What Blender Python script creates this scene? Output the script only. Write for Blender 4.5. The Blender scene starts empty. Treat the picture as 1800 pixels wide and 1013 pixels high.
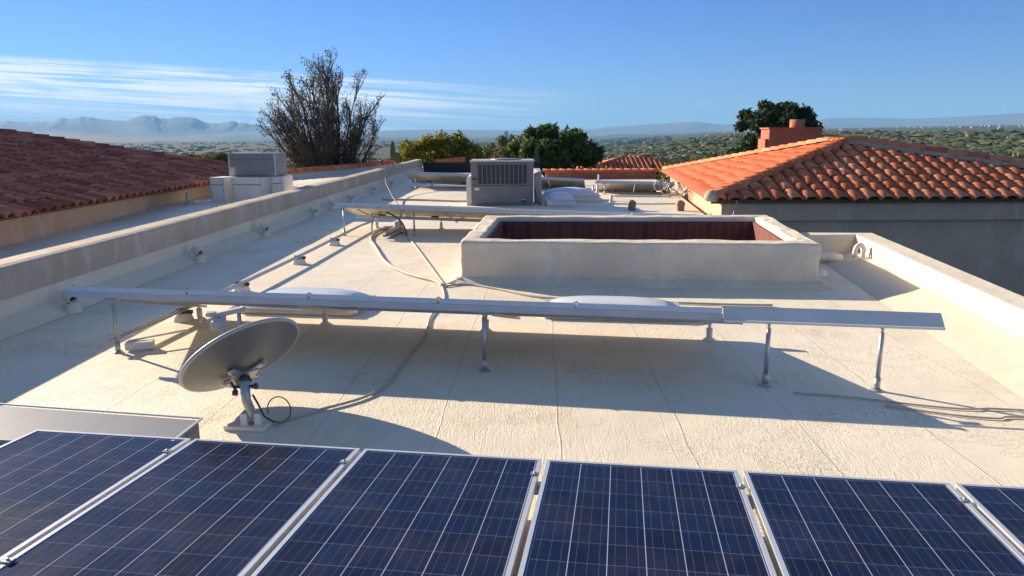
import bpy, math, random
import numpy as np
from mathutils import Vector, Matrix
R = math.radians
random.seed(7); rng = np.random.default_rng(7)
scn = bpy.context.scene; COL = scn.collection

# ------------------------------------------------------------------ camera
cam = bpy.data.cameras.new('camera'); co = bpy.data.objects.new('camera', cam); COL.objects.link(co)
cam.sensor_width = 36; cam.lens = 26.0; cam.clip_start = 0.05; cam.clip_end = 60000
co.matrix_world = Matrix.Translation((0, 0, 2.1)) @ Matrix.Rotation(R(90 - 11.8), 4, 'X') @ Matrix.Rotation(R(-0.3), 4, 'Z')
scn.camera = co
# ------------------------------------------------------------------ sun and sky
SUN = Vector((-2.43, 1.74, 1.10)).normalized()
EL = math.asin(SUN.z); AZ = math.atan2(SUN.x, SUN.y)
sl = bpy.data.lights.new('sun', 'SUN'); sl.energy = 4.1; sl.angle = R(0.5); sl.color = (1.0, 0.84, 0.64)
so = bpy.data.objects.new('sun', sl); COL.objects.link(so)
so.rotation_euler = SUN.to_track_quat('Z', 'Y').to_euler()
scn.view_settings.view_transform = 'Standard'; scn.view_settings.look = 'None'
scn.view_settings.gamma = 1; scn.view_settings.exposure = 1.43; scn.view_settings.use_curve_mapping = False
scn.cycles.max_bounces = 12; scn.cycles.diffuse_bounces = 8

w = bpy.data.worlds.new('World'); scn.world = w; w.use_nodes = True
nt = w.node_tree; N = nt.nodes; L = nt.links
bg = N['Background']; bg.inputs['Strength'].default_value = 0.086
sky = N.new('ShaderNodeTexSky'); sky.sky_type = 'NISHITA'; sky.sun_disc = False
sky.sun_elevation = EL; sky.sun_rotation = AZ
sky.altitude = 800; sky.air_density = 1.0; sky.dust_density = 0.0; sky.ozone_density = 4.0
def wm(op, a, b=None, c=None, clamp=False):
    n = N.new('ShaderNodeMath'); n.operation = op; n.use_clamp = clamp
    for i, v in enumerate((a, b, c)):
        if v is None: continue
        if isinstance(v, (int, float)): n.inputs[i].default_value = v
        else: L.new(v, n.inputs[i])
    return n.outputs[0]
def wss(v, a, b):
    n = N.new('ShaderNodeMapRange'); n.interpolation_type = 'SMOOTHSTEP'
    n.inputs['From Min'].default_value = a; n.inputs['From Max'].default_value = b; L.new(v, n.inputs['Value'])
    return n.outputs[0]
tc = N.new('ShaderNodeTexCoord'); sp = N.new('ShaderNodeSeparateXYZ'); L.new(tc.outputs['Generated'], sp.inputs[0])
ys = wm('MAXIMUM', sp.outputs[1], 0.05)
cu = wm('DIVIDE', sp.outputs[0], ys); cv = wm('DIVIDE', sp.outputs[2], ys)
cv2 = wm('ADD', cv, wm('MULTIPLY', cu, 0.062))
def cirrus(su, sv, thr0, thr1, seed, dist=0.6):
    cb = N.new('ShaderNodeCombineXYZ'); L.new(wm('MULTIPLY', cu, su), cb.inputs[0]); L.new(wm('MULTIPLY', cv2, sv), cb.inputs[1]); cb.inputs[2].default_value = seed
    nz = N.new('ShaderNodeTexNoise'); nz.inputs['Scale'].default_value = 1; nz.inputs['Detail'].default_value = 6; nz.inputs['Roughness'].default_value = 0.55; nz.inputs['Distortion'].default_value = dist
    L.new(cb.outputs[0], nz.inputs['Vector'])
    return wss(nz.outputs['Fac'], thr0, thr1)
win = wm('MULTIPLY', wss(cv2, 0.066, 0.050), wss(cv2, -0.035, 0.004))
win = wm('MULTIPLY', win, wss(cu, 0.14, -0.20))
c1 = wm('MULTIPLY', wm('MULTIPLY', cirrus(1.6, 95, 0.41, 0.60, 5.3, 1.3), cirrus(4.5, 26, .30, .50, 2.2, .8)), win)
c2 = wm('MULTIPLY', cirrus(4, 230, 0.42, 0.66, 8.7, .7), win)
# a small stray wisp right of centre
wisp = wm('MULTIPLY', wm('MULTIPLY', wss(cu, 0.235, 0.25), wss(cu, 0.272, 0.255)), wm('MULTIPLY', wss(cv, 0.0345, 0.036), wss(cv, 0.0385, 0.0365)))
dens = wm('ADD', wm('MULTIPLY', c1, 0.85), wm('MULTIPLY', c2, 0.40))
dens = wm('ADD', dens, wm('MULTIPLY', wisp, 0.15), clamp=True)
mx = N.new('ShaderNodeMixRGB'); L.new(dens, mx.inputs['Fac'])
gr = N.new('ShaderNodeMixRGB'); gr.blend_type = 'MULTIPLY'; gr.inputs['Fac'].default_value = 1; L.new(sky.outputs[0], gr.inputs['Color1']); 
gm = N.new('ShaderNodeMixRGB'); L.new(wss(sp.outputs[2], .20, .42), gm.inputs['Fac']); gm.inputs['Color1'].default_value = (.30, .385, .60, 1); gm.inputs['Color2'].default_value = (1.0, .82, .76, 1); L.new(gm.outputs[0], gr.inputs['Color2'])  # warm, brighter grade added to the unseen upper sky to lift the shade
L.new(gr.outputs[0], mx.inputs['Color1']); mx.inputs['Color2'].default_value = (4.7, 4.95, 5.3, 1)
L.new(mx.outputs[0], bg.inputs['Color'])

# ------------------------------------------------------------------ helpers
def tag(o, label=None, cat=None, group=None, kind=None):
    if label: o['label'] = label
    if cat: o['category'] = cat
    if group: o['group'] = group
    if kind: o['kind'] = kind
    return o
ORG = {}
def empty(name, loc, label, cat, group=None):
    o = bpy.data.objects.new(name, None); COL.objects.link(o); o.location = loc; o.empty_display_size = 0.1
    ORG[o.name] = Vector(loc)
    return tag(o, label, cat, group)
def V(*a): return Vector(a)
class MB:
    def __init__(s): s.v = []; s.f = []; s.a = []; s.sm = []
    def add(s, vs, fs, rnd=0.5, smooth=False):
        b = len(s.v); s.v += [tuple(q) for q in vs]; s.f += [tuple(b + i for i in f) for f in fs]
        s.a += [rnd] * len(fs); s.sm += [smooth] * len(fs); return s
    def box(s, c, d, M=None, rnd=0.5):
        x, y, z = d[0] / 2, d[1] / 2, d[2] / 2
        vs = [Vector((i * x, j * y, k * z)) for i in (-1, 1) for j in (-1, 1) for k in (-1, 1)]
        if M is not None: vs = [M @ q for q in vs]
        vs = [q + Vector(c) for q in vs]
        return s.add(vs, [(0, 1, 3, 2), (4, 6, 7, 5), (0, 4, 5, 1), (2, 3, 7, 6), (0, 2, 6, 4), (1, 5, 7, 3)], rnd)
    def bar(s, a, b, wd, ht, up=(0, 0, 1)):          # rectangular bar from a to b
        a = Vector(a); b = Vector(b); t = (b - a).normalized(); u = Vector(up); r = t.cross(u).normalized(); u = r.cross(t).normalized()
        vs = [p + r * i * wd / 2 + u * j * ht / 2 for p in (a, b) for i, j in ((-1, -1), (1, -1), (1, 1), (-1, 1))]
        return s.add(vs, [(3, 2, 1, 0), (4, 5, 6, 7), (0, 1, 5, 4), (1, 2, 6, 5), (2, 3, 7, 6), (3, 0, 4, 7)])
    def tube(s, pts, r, n=8, r2=None, caps=True, rnd=0.5):
        pts = [Vector(p) for p in pts]; m = len(pts); rings = []
        prev = None
        for i, p in enumerate(pts):
            t = (pts[min(i + 1, m - 1)] - pts[max(i - 1, 0)])
            t = t.normalized() if t.length > 1e-9 else Vector((0, 0, 1))
            if prev is None: a = t.orthogonal().normalized()
            else: a = (prev - t * prev.dot(t)); a = a.normalized() if a.length > 1e-6 else t.orthogonal().normalized()
            prev = a; b = t.cross(a)
            rr = r if r2 is None else r + (r2 - r) * i / max(1, m - 1)
            rings += [p + (a * math.cos(2 * math.pi * k / n) + b * math.sin(2 * math.pi * k / n)) * rr for k in range(n)]
        fs = [(i * n + k, i * n + (k + 1) % n, (i + 1) * n + (k + 1) % n, (i + 1) * n + k) for i in range(m - 1) for k in range(n)]
        s.add(rings, fs, rnd, True)
        if caps:
            b = len(s.v) - len(rings); s.f += [tuple(b + k for k in reversed(range(n))), tuple(b + (m - 1) * n + k for k in range(n))]; s.a += [rnd, rnd]; s.sm += [False, False]
        return s
    def prism(s, poly, z0, z1, rnd=0.5):             # poly ccw [(x,y)]
        n = len(poly); z0 = z0 if hasattr(z0, '__len__') else [z0] * n; z1 = z1 if hasattr(z1, '__len__') else [z1] * n
        vs = [(p[0], p[1], z0[i]) for i, p in enumerate(poly)] + [(p[0], p[1], z1[i]) for i, p in enumerate(poly)]
        fs = [tuple(reversed(range(n))), tuple(range(n, 2 * n))] + [(i, (i + 1) % n, n + (i + 1) % n, n + i) for i in range(n)]
        return s.add(vs, fs, rnd)
    def lathe(s, prof, c, n=24, ax=None, sx=1, sy=1, smooth=True):     # prof [(r,z)]
        c = Vector(c); M = ax.to_3x3() if ax is not None else Matrix.Identity(3)
        vs = [c + M @ Vector((r * math.cos(2 * math.pi * k / n) * sx, r * math.sin(2 * math.pi * k / n) * sy, z)) for r, z in prof for k in range(n)]
        fs = [(i * n + k, i * n + (k + 1) % n, (i + 1) * n + (k + 1) % n, (i + 1) * n + k) for i in range(len(prof) - 1) for k in range(n)]
        return s.add(vs, fs, 0.5, smooth)
    def build(s, name, mat, parent=None, bevel=0, origin=None):
        me = bpy.data.meshes.new(name)
        off = ORG.get(parent.name, Vector()) if parent is not None else Vector(origin or (0, 0, 0))
        me.from_pydata([(q[0] - off.x, q[1] - off.y, q[2] - off.z) for q in s.v], [], s.f)
        me.materials.append(mat)
        at = me.attributes.new('rnd', 'FLOAT', 'FACE'); at.data.foreach_set('value', s.a)
        me.polygons.foreach_set('use_smooth', s.sm)
        me.update()
        o = bpy.data.objects.new(name, me); COL.objects.link(o)
        if parent is not None:
            o.parent = parent; ORG[o.name] = off.copy()
        else: o.location = off; ORG[o.name] = off.copy()
        if bevel:
            m = o.modifiers.new('bevel', 'BEVEL'); m.width = bevel; m.segments = 2; m.limit_method = 'ANGLE'; m.angle_limit = R(35)
        return o
def npmesh(name, verts, faces, mat, rnd=None, parent=None, smooth=False):
    me = bpy.data.meshes.new(name); k = faces.shape[1]
    me.vertices.add(len(verts)); me.vertices.foreach_set('co', verts.astype(np.float32).ravel())
    me.loops.add(faces.size); me.loops.foreach_set('vertex_index', faces.astype(np.int32).ravel())
    me.polygons.add(len(faces)); me.polygons.foreach_set('loop_start', np.arange(0, faces.size, k, dtype=np.int32))
    if rnd is not None:
        at = me.attributes.new('rnd', 'FLOAT', 'FACE'); at.data.foreach_set('value', rnd.astype(np.float32))
    me.polygons.foreach_set('use_smooth', np.full(len(faces), smooth))
    me.update(calc_edges=True); me.validate(); me.materials.append(mat)
    o = bpy.data.objects.new(name, me); COL.objects.link(o)
    if parent is not None: o.parent = parent
    return o
def copy_tree(o, parent=None):
    c = o.copy(); COL.objects.link(c)
    if parent is not None: c.parent = parent
    for ch in list(o.children): copy_tree(ch, c)
    return c

# ------------------------------------------------------------------ materials
class Mt:
    def __init__(s, name, col=(.5, .5, .5), rough=.7, metal=0, spec=None):
        s.m = bpy.data.materials.new(name); s.m.use_nodes = True; s.t = s.m.node_tree; s.p = s.t.nodes['Principled BSDF']
        s.p.inputs['Base Color'].default_value = (*col, 1); s.p.inputs['Roughness'].default_value = rough; s.p.inputs['Metallic'].default_value = metal
        if spec is not None: s.p.inputs['Specular IOR Level'].default_value = spec
        s.co = None
    def n(s, ty, **k):
        q = s.t.nodes.new(ty)
        for a, b in k.items():
            if a in q.inputs: q.inputs[a].default_value = b
            else: setattr(q, a, b)
        return q
    def l(s, a, b): s.t.links.new(a, b)
    def coord(s, scale=(1, 1, 1), rot=(0, 0, 0), kind='Object'):
        if s.co is None: s.co = s.n('ShaderNodeTexCoord')
        mp = s.n('ShaderNodeMapping'); mp.inputs['Scale'].default_value = scale; mp.inputs['Rotation'].default_value = rot
        s.l(s.co.outputs[kind], mp.inputs[0]); return mp.outputs[0]
    def noise(s, scale, detail=5, rough=.55, vec=None, dist=0):
        q = s.n('ShaderNodeTexNoise', Scale=scale, Detail=detail, Roughness=rough, Distortion=dist); s.l(vec if vec is not None else s.coord(), q.inputs['Vector']); return q.outputs['Fac']
    def ramp(s, f, stops):
        q = s.n('ShaderNodeValToRGB'); e = q.color_ramp.elements
        while len(e) < len(stops): e.new(.5)
        for i, (p, c) in enumerate(stops): e[i].position = p; e[i].color = (*c, 1)
        s.l(f, q.inputs[0]); return q.outputs[0]
    def math(s, op, a, b=None, c=None, clamp=False):
        q = s.n('ShaderNodeMath', operation=op); q.use_clamp = clamp
        for i, v in enumerate((a, b, c)):
            if v is None: continue
            if isinstance(v, (int, float)): q.inputs[i].default_value = v
            else: s.l(v, q.inputs[i])
        return q.outputs[0]
    def mix(s, f, a, b, mode='MIX'):
        q = s.n('ShaderNodeMixRGB', blend_type=mode)
        for i, v in enumerate((f, a, b)):
            if isinstance(v, (int, float)): q.inputs[i].default_value = v
            elif isinstance(v, tuple): q.inputs[i].default_value = (*v, 1)
            else: s.l(v, q.inputs[i])
        return q.outputs[0]
    def ss(s, v, a, b):
        q = s.n('ShaderNodeMapRange', interpolation_type='SMOOTHSTEP'); q.inputs['From Min'].default_value = a; q.inputs['From Max'].default_value = b
        s.l(v, q.inputs['Value']); return q.outputs[0]
    def col(s, c): s.l(c, s.p.inputs['Base Color']); return s
    def bump(s, h, strength=.5, dist=.01, prev=None):
        q = s.n('ShaderNodeBump', Strength=strength, Distance=dist); s.l(h, q.inputs['Height'])
        if prev is not None: s.l(prev, q.inputs['Normal'])
        s.l(q.outputs[0], s.p.inputs['Normal']); return q.outputs[0]
    def attr(s): q = s.n('ShaderNodeAttribute', attribute_name='rnd'); return q.outputs['Fac']

def plain(name, col, rough=.6, metal=0, var=.15, scale=6, bump=.0, spec=None):
    m = Mt(name, col, rough, metal, spec)
    f = m.noise(scale, 6, .6)
    d = tuple(c * (1 - var) for c in col); h = tuple(min(1, c * (1 + var)) for c in col)
    m.col(m.ramp(f, [(.3, d), (.7, h)]))
    if bump: m.bump(m.noise(scale * 12, 5), bump, .005)
    return m.m

def deck_material(name, colr=(.80, .715, .56)):
    m = Mt(name, colr, .5, 0, .35)
    co = m.coord()
    big = m.noise(.45, 4, .6, co); mid = m.noise(3.2, 6, .65, co)
    c = m.mix(m.ss(big, .35, .7), tuple(x * .93 for x in colr), tuple(min(1, x * 1.08) for x in colr))
    c = m.mix(m.math('MULTIPLY', m.ss(mid, .45, .8), .35), c, (colr[0] * .86, colr[1] * .84, colr[2] * .80))
    stain = m.ss(m.noise(.8, 7, .7, co, 1.2), .54, .64)
    c = m.mix(m.math('MULTIPLY', stain, .36), c, (colr[0] * .74, colr[1] * .70, colr[2] * .62))
    dirt = m.ss(m.noise(40, 3, .7, co), .68, .76)
    c = m.mix(m.math('MULTIPLY', dirt, .35), c, (.25, .20, .15))
    # roll seams running away from the viewer, every 0.9 m
    mp = m.coord(rot=(0, 0, R(2.2)))
    wob = m.math('MULTIPLY', m.math('SUBTRACT', m.noise(.9, 3, .5, mp), .5), .09)
    sx = m.n('ShaderNodeSeparateXYZ'); m.l(mp, sx.inputs[0])
    def seam(period, off, wd):
        x = m.math('ADD', m.math('ADD', sx.outputs[0], wob), off)
        fr = m.math('ABSOLUTE', m.math('SUBTRACT', m.math('FRACT', m.math('DIVIDE', x, period)), .5))
        return m.ss(fr, wd / period, 0.0)
    se = seam(.88, .3, .011); se2 = seam(.88, .42, .008)
    brk = m.ss(m.noise(1.1, 2, .5, co), .40, .55)
    se = m.math('ADD', se, m.math('MULTIPLY', m.math('MULTIPLY', se2, brk), .4))
    c = m.mix(m.math('MULTIPLY', se, .32), c, (.34, .28, .21))
    m.col(c)
    # brushed and trowelled coating: crinkles, brush strokes, lumps
    st = m.coord(scale=(1, .22, 1), rot=(0, 0, R(-18)))
    strokes = m.noise(34, 3, .6, st, 1.5)
    vo = m.n('ShaderNodeTexVoronoi', feature='DISTANCE_TO_EDGE', Scale=9.0)
    wv = m.n('ShaderNodeVectorMath', operation='ADD'); nn = m.n('ShaderNodeTexNoise', Scale=5.0, Detail=4.0); m.l(co, nn.inputs['Vector']); m.l(co, wv.inputs[0]); m.l(nn.outputs['Color'], wv.inputs[1]); m.l(wv.outputs[0], vo.inputs['Vector'])
    crk = m.math('MULTIPLY', m.ss(vo.outputs['Distance'], .05, .0), m.ss(m.noise(.9, 3, .5, co), .48, .62))
    fine = m.noise(95, 4, .7, co)
    h = m.math('ADD', m.math('MULTIPLY', strokes, m.math('MULTIPLY', m.ss(m.noise(.7, 3, .5, co), .30, .60), .0075)), m.math('MULTIPLY', fine, .0035))
    h = m.math('ADD', h, m.math('MULTIPLY', crk, .006))
    h = m.math('ADD', h, m.math('MULTIPLY', se, .0025))
    h = m.math('ADD', h, m.math('MULTIPLY', m.noise(1.3, 3, .5, co), .02))
    m.bump(h, 1.0, 1.0)
    m.l(m.ramp(mid, [(.3, (.42,) * 3), (.7, (.6,) * 3)]), m.p.inputs['Roughness'])
    return m.m
M = {}
M['deck'] = deck_material('deck_coating')
M['deck2'] = deck_material('deck_coating_side', (.82, .74, .62))

def stucco(name, col, col2=None, sc=1.5, bump=.004, stain=None, rough=.75, streak=False):
    m = Mt(name, col, rough, 0, .3); co = m.coord()
    col2 = col2 or tuple(c * .88 for c in col)
    f = m.noise(sc, 6, .62, co)
    c = m.mix(m.ss(f, .35, .68), col2, col)
    if stain:
        st = m.noise(2.2, 7, .65, m.coord(scale=(1, 1, .35)) if streak else co, .6)
        c = m.mix(m.math('MULTIPLY', m.ss(st, .50, .66), .8), c, stain)
    m.col(c)
    h = m.math('ADD', m.math('MULTIPLY', m.noise(60, 4, .65, co), bump), m.math('MULTIPLY', m.noise(4, 4, .5, co), bump * 4))
    m.bump(h, 1, 1)
    return m.m
M['stucco'] = stucco('parapet_coating', (.76, .68, .54), (.68, .60, .47), 1.2)
M['band'] = stucco('parapet_cap_render', (.50, .42, .33), (.43, .34, .25), 1.1, .004, (.56, .50, .43), streak=True)
M['well'] = stucco('well_render', (.80, .69, .52), (.66, .57, .44), 1.0, .008, (.60, .56, .50))
M['housewall'] = stucco('house_render', (.60, .42, .28), (.50, .35, .235), .5, .004, (.62, .47, .35), streak=True)
M['whitewall'] = stucco('white_render', (.62, .58, .52), (.55, .50, .45), .8, .003)
M['redwall'] = stucco('red_render', (.42, .15, .085), (.33, .11, .06), 2, .004)
M['wood'] = plain('dark_fascia_wood', (.10, .06, .04), .7, var=.3, scale=10)
def brick_mat():
    m = Mt('well_brick', (.3, .1, .06), .8)
    co = m.coord(); s = m.n('ShaderNodeSeparateXYZ'); m.l(co, s.inputs[0])
    along = m.math('ADD', s.outputs[0], s.outputs[1])
    cb = m.n('ShaderNodeCombineXYZ'); m.l(s.outputs[2], cb.inputs[0]); m.l(along, cb.inputs[1])
    b = m.n('ShaderNodeTexBrick'); m.l(cb.outputs[0], b.inputs['Vector'])
    b.offset = 0.0
    for k, v in (('Scale', 1.0), ('Mortar Size', .008), ('Brick Width', .62), ('Row Height', .135), ('Bias', 0.0)): b.inputs[k].default_value = v
    b.inputs['Color1'].default_value = (.19, .055, .035, 1); b.inputs['Color2'].default_value = (.12, .035, .024, 1); b.inputs['Mortar'].default_value = (.14, .10, .09, 1)
    m.col(b.outputs['Color']); m.bump(b.outputs['Fac'], -.6, .02)
    return m.m
M['brick'] = brick_mat()
def tile_mat(name, a, b, c):
    m = Mt(name, a, .75, 0, .3)
    f = m.ramp(m.attr(), [(0, b), (.45, a), (1, c)])
    n1 = m.noise(7, 6, .65); f = m.mix(m.math('MULTIPLY', m.ss(n1, .52, .75), .45), f, tuple(x * .55 for x in b))
    n2 = m.noise(2.5, 5, .65); f = m.mix(m.math('MULTIPLY', m.ss(n2, .58, .72), .25), f, (.42, .34, .28))
    m.col(f); m.bump(m.noise(50, 4), .4, .004); return m.m
M['tile'] = tile_mat('terracotta_tile', (.60, .18, .08), (.50, .13, .055), (.66, .25, .12))
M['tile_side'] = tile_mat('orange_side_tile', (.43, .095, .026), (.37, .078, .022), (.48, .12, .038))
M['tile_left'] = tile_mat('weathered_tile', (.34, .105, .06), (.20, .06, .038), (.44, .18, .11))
M['pan'] = plain('tile_pan', (.26, .085, .045), .85, var=.4, scale=4)
M['pan_smooth'] = plain('tile_pan_orange', (.36, .095, .04), .85, var=.25, scale=4)
M['mortar'] = plain('hip_mortar', (.42, .35, .28), .9, var=.3, scale=8, bump=.6)
M['alu'] = plain('aluminium', (.60, .61, .63), .40, .45, .06, 8)
M['alu_matte'] = plain('matte_aluminium', (.48, .48, .49), .5, .2, .10, 5)
M['galv'] = plain('galvanised_steel', (.42, .42, .42), .42, .6, .06, 5)
M['white_paint'] = plain('white_coating', (.70, .66, .60), .55, 0, .06, 4, .2)
M['backsheet'] = plain('backsheet', (.66, .64, .60), .6, 0, .05, 3)
M['black'] = plain('black_plastic', (.02, .02, .022), .5, 0, .2, 10)
M['cable'] = plain('beige_cable', (.46, .40, .33), .6, 0, .15, 12)
M['darkcable'] = plain('dark_cable', (.06, .05, .05), .5, 0, .2, 12)
M['greypaint'] = plain('grey_metal_paint', (.17, .165, .165), .5, .1, .12, 2.5)
M['greylight'] = plain('light_grey_metal_paint', (.42, .41, .40), .5, .1, .10, 2.5)
M['label'] = plain('label_plate', (.62, .62, .60), .5, 0, .05, 5)
M['coil'] = plain('condenser_coil', (.035, .045, .055), .5, .3, .3, 30)
M['dish'] = plain('dish_grey', (.15, .155, .155), .42, .1, .07, 3)
M['dome'] = plain('dome_acrylic', (.66, .68, .70), .22, 0, .03, 2)
M['brownpaint'] = plain('brown_vent', (.22, .15, .12), .7, 0, .2, 6)
M['fence'] = plain('dark_fence', (.012, .014, .022), .7, 0, .2, 6)
M['box_grey'] = plain('box_grey', (.24, .24, .245), .5, .2, .12, 3); M['box_cream'] = plain('box_cream', (.74, .69, .60), .5, .1, .08, 3)
def duct_mat():
    m = Mt('perforated_duct', (.4, .41, .41), .5, .3); co = m.coord(rot=(0, 0, R(12)))
    s = m.n('ShaderNodeSeparateXYZ'); m.l(co, s.inputs[0])
    def ln(o, per, wd):
        return m.ss(m.math('ABSOLUTE', m.math('SUBTRACT', m.math('FRACT', m.math('DIVIDE', o, per)), .5)), wd, 0)
    g = m.math('MAXIMUM', ln(s.outputs[0], .03, .3), ln(s.outputs[1], .03, .3))
    c = m.mix(g, (.205, .21, .21), (.218, .222, .222))
    c = m.mix(m.math('MULTIPLY', ln(s.outputs[0], .62, .012), .8), c, (.14, .14, .14)); m.col(c); m.bump(g, .06, .003); return m.m
M['duct'] = duct_mat()
def cell_mat():                                     # polycrystalline cells: 6 x 10, busbars
    m = Mt('solar_cells', (.01, .02, .08), 0.3, 0, .15)
    co = m.coord(); s = m.n('ShaderNodeSeparateXYZ'); m.l(co, s.inputs[0]); X = s.outputs[0]; Y = s.outputs[1]
    cw = 1.008 / 6; ch = 1.76 / 10
    px = m.math('DIVIDE', m.math('ADD', X, .504), cw); py = m.math('DIVIDE', m.math('ADD', Y, .88), ch)
    fx = m.math('FRACT', px); fy = m.math('FRACT', py)
    def near(f, c, wd): return m.ss(m.math('ABSOLUTE', m.math('SUBTRACT', f, c)), wd, wd * .35)
    def edge(f, wd): return m.ss(m.math('SUBTRACT', .5, m.math('ABSOLUTE', m.math('SUBTRACT', f, .5))), wd, wd * .35)
    gap = edge(fx, .016); row = edge(fy, .013)
    bus = m.math('MAXIMUM', near(fx, .2, .008), m.math('MAXIMUM', near(fx, .5, .008), near(fx, .8, .008)))
    cell = m.n('ShaderNodeCombineXYZ'); m.l(m.math('FLOOR', px), cell.inputs[0]); m.l(m.math('FLOOR', py), cell.inputs[1])
    oi = m.n('ShaderNodeObjectInfo'); m.l(m.math('MULTIPLY', oi.outputs['Random'], 50), cell.inputs[2])
    wn = m.n('ShaderNodeTexWhiteNoise', noise_dimensions='3D'); m.l(cell.outputs[0], wn.inputs['Vector'])
    base = m.ramp(wn.outputs['Value'], [(0, (.0045, .008, .030)), (.5, (.005, .010, .042)), (1, (.006, .014, .054))])
    vo = m.n('ShaderNodeTexVoronoi', Scale=38.0); m.l(m.coord(scale=(1, 1, 1)), vo.inputs['Vector'])
    base = m.mix(.35, base, m.mix(1.0, base, vo.outputs['Color'], 'MULTIPLY'))
    dust = m.ss(m.noise(2.2, 6, .7), .40, .8)
    base = m.mix(m.math('MULTIPLY', dust, .06), base, (.35, .30, .26))
    sp_ = m.ss(m.noise(120, 2, .5), .76, .80); base = m.mix(m.math('MULTIPLY', sp_, .5), base, (.4, .42, .45))
    c = m.mix(m.math('MULTIPLY', bus, .22), base, (.32, .36, .48))
    c = m.mix(m.math('MULTIPLY', row, .30), c, (.33, .37, .50))
    c = m.mix(m.math('MULTIPLY', gap, .62), c, (.55, .60, .72))
    edge_x = m.math('MAXIMUM', m.math('GREATER_THAN', m.math('ABSOLUTE', X), .506), m.math('GREATER_THAN', m.math('ABSOLUTE', Y), .883))
    c = m.mix(m.math('MULTIPLY', edge_x, .7), c, (.10, .12, .22))
    m.col(c)
    m.l(m.ramp(dust, [(0, (.30,) * 3), (1, (.42,) * 3)]), m.p.inputs['Roughness'])
    return m.m
M['cells'] = cell_mat()
def leaf_mat(name, a, b, c, tr=.3):
    m = Mt(name, a, .65, 0, .25); at = m.attr()
    f = m.ramp(at, [(0, a), (.5, b), (1, c)]); m.col(f)
    t = m.n('ShaderNodeBsdfTranslucent'); m.l(f, t.inputs['Color']); mxs = m.n('ShaderNodeMixShader', Fac=tr)
    out = m.t.nodes['Material Output']; m.l(m.p.outputs[0], mxs.inputs[1]); m.l(t.outputs[0], mxs.inputs[2]); m.l(mxs.outputs[0], out.inputs['Surface'])
    return m.m
M['leaf_yellow'] = leaf_mat('yellow_green_leaf', (.08, .10, .012), (.22, .21, .028), (.36, .32, .05), .4)
M['leaf_dark'] = leaf_mat('dark_green_leaf', (.028, .055, .016), (.070, .12, .030), (.15, .21, .06))
M['leaf_palo'] = leaf_mat('pale_green_leaf', (.06, .075, .03), (.12, .14, .05), (.20, .21, .09))
M['leaf_pine'] = leaf_mat('pine_needle', (.016, .034, .015), (.042, .072, .030), (.085, .13, .05), .25)
M['leaf_grey'] = leaf_mat('dry_grey_leaf', (.035, .036, .030), (.065, .066, .052), (.12, .115, .09), .2)
M['scrub'] = leaf_mat('scrub_leaf', (.060, .075, .030), (.095, .108, .048), (.14, .145, .07), .2)
M['bark'] = plain('bark', (.062, .055, .050), .9, 0, .4, 8, .6)
M['cactus'] = plain('saguaro_skin', (.075, .095, .05), .7, 0, .3, 9, .5)
def ground_mat():
    m = Mt('desert_ground', (.2, .16, .1), .95, 0, .1); co = m.coord()
    a = m.noise(.02, 6, .7, co); b = m.noise(.15, 5, .7, co); d = m.noise(.0025, 6, .65, co)
    c = m.mix(m.ss(b, .34, .56), (.105, .095, .060), (.065, .075, .038))
    c = m.mix(m.math('MULTIPLY', m.ss(a, .42, .62), .6), c, (.06, .068, .034))
    c = m.mix(m.math('MULTIPLY', m.ss(d, .45, .65), .5), c, (.11, .10, .07))
    m.col(c); return m.m
M['ground'] = ground_mat()
M['mount'] = plain('mountain_rock', (.13, .11, .10), .95, 0, .3, .0006)
M['city'] = plain('far_city_wall', (.40, .37, .33), .8, 0, .2, .02)

# ================================================================== SETTING
# terrain: polar sheet from under the house to beyond the mountains
def interp(x, xs, ys): return np.interp(x, xs, ys)
def noise2(x, y, s):
    return (np.sin(x * s + 1.3 * np.sin(y * s * .7 + 2)) + np.sin(y * s * 1.3 + 1.7 * np.sin(x * s * .9)) + .5 * np.sin((x + y) * s * 2.1 + 1)) / 2.5
def terrain(az, r):
    lr = np.log(r)
    left = interp(lr, np.log([20, 60, 150, 400, 1000, 3000, 8000, 30000]), [-4.3, -5.5, -9, -17, -32, -55, -72, -72])
    right = interp(lr, np.log([20, 60, 120, 250, 450, 800, 1300, 3000, 8000, 30000]), [-4.3, -6, -9, -12.5, -11, -6.5, -5, -3, 45, 150])
    x = np.sin(az) * r; y = np.cos(az) * r
    t = np.clip((az - R(3)) / R(17), 0, 1); t = t * t * (3 - 2 * t)
    far = np.clip((az - R(6)) / R(26), 0, 1)
    right = np.where(r > 1300, -5 + (right + 5) * far, right)
    h = left * (1 - t) + right * t
    amp = np.clip((r - 60) / 400, 0, 1) * np.minimum(6.0, r * .006)
    return h + amp * t * (noise2(x, y, .013) * .8 + noise2(x, y, .045) * .35)
az = np.linspace(R(-75), R(75), 220); rr = np.exp(np.linspace(np.log(18), np.log(26000), 190))
A_, R_ = np.meshgrid(az, rr, indexing='ij'); Z_ = terrain(A_, R_)
vs = np.stack([np.sin(A_) * R_, np.cos(A_) * R_, Z_], -1).reshape(-1, 3)
n1, n2 = A_.shape; idx = np.arange(n1 * n2).reshape(n1, n2)
fs = np.stack([idx[:-1, :-1], idx[:-1, 1:], idx[1:, 1:], idx[1:, :-1]], -1).reshape(-1, 4)[:, ::-1]
# inner disc so the ground also lies under and behind the houses
inner = []
o = npmesh('ground', vs, fs, M['ground'], smooth=True); tag(o, kind='structure')
g2 = MB(); g2.prism([(-40, -40), (40, -40), (40, 18.5), (22, 24), (-22, 24), (-40, 18.5)], -5.2, -4.35)
tag(g2.build('yard_ground', M['ground']), kind='structure')

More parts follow.
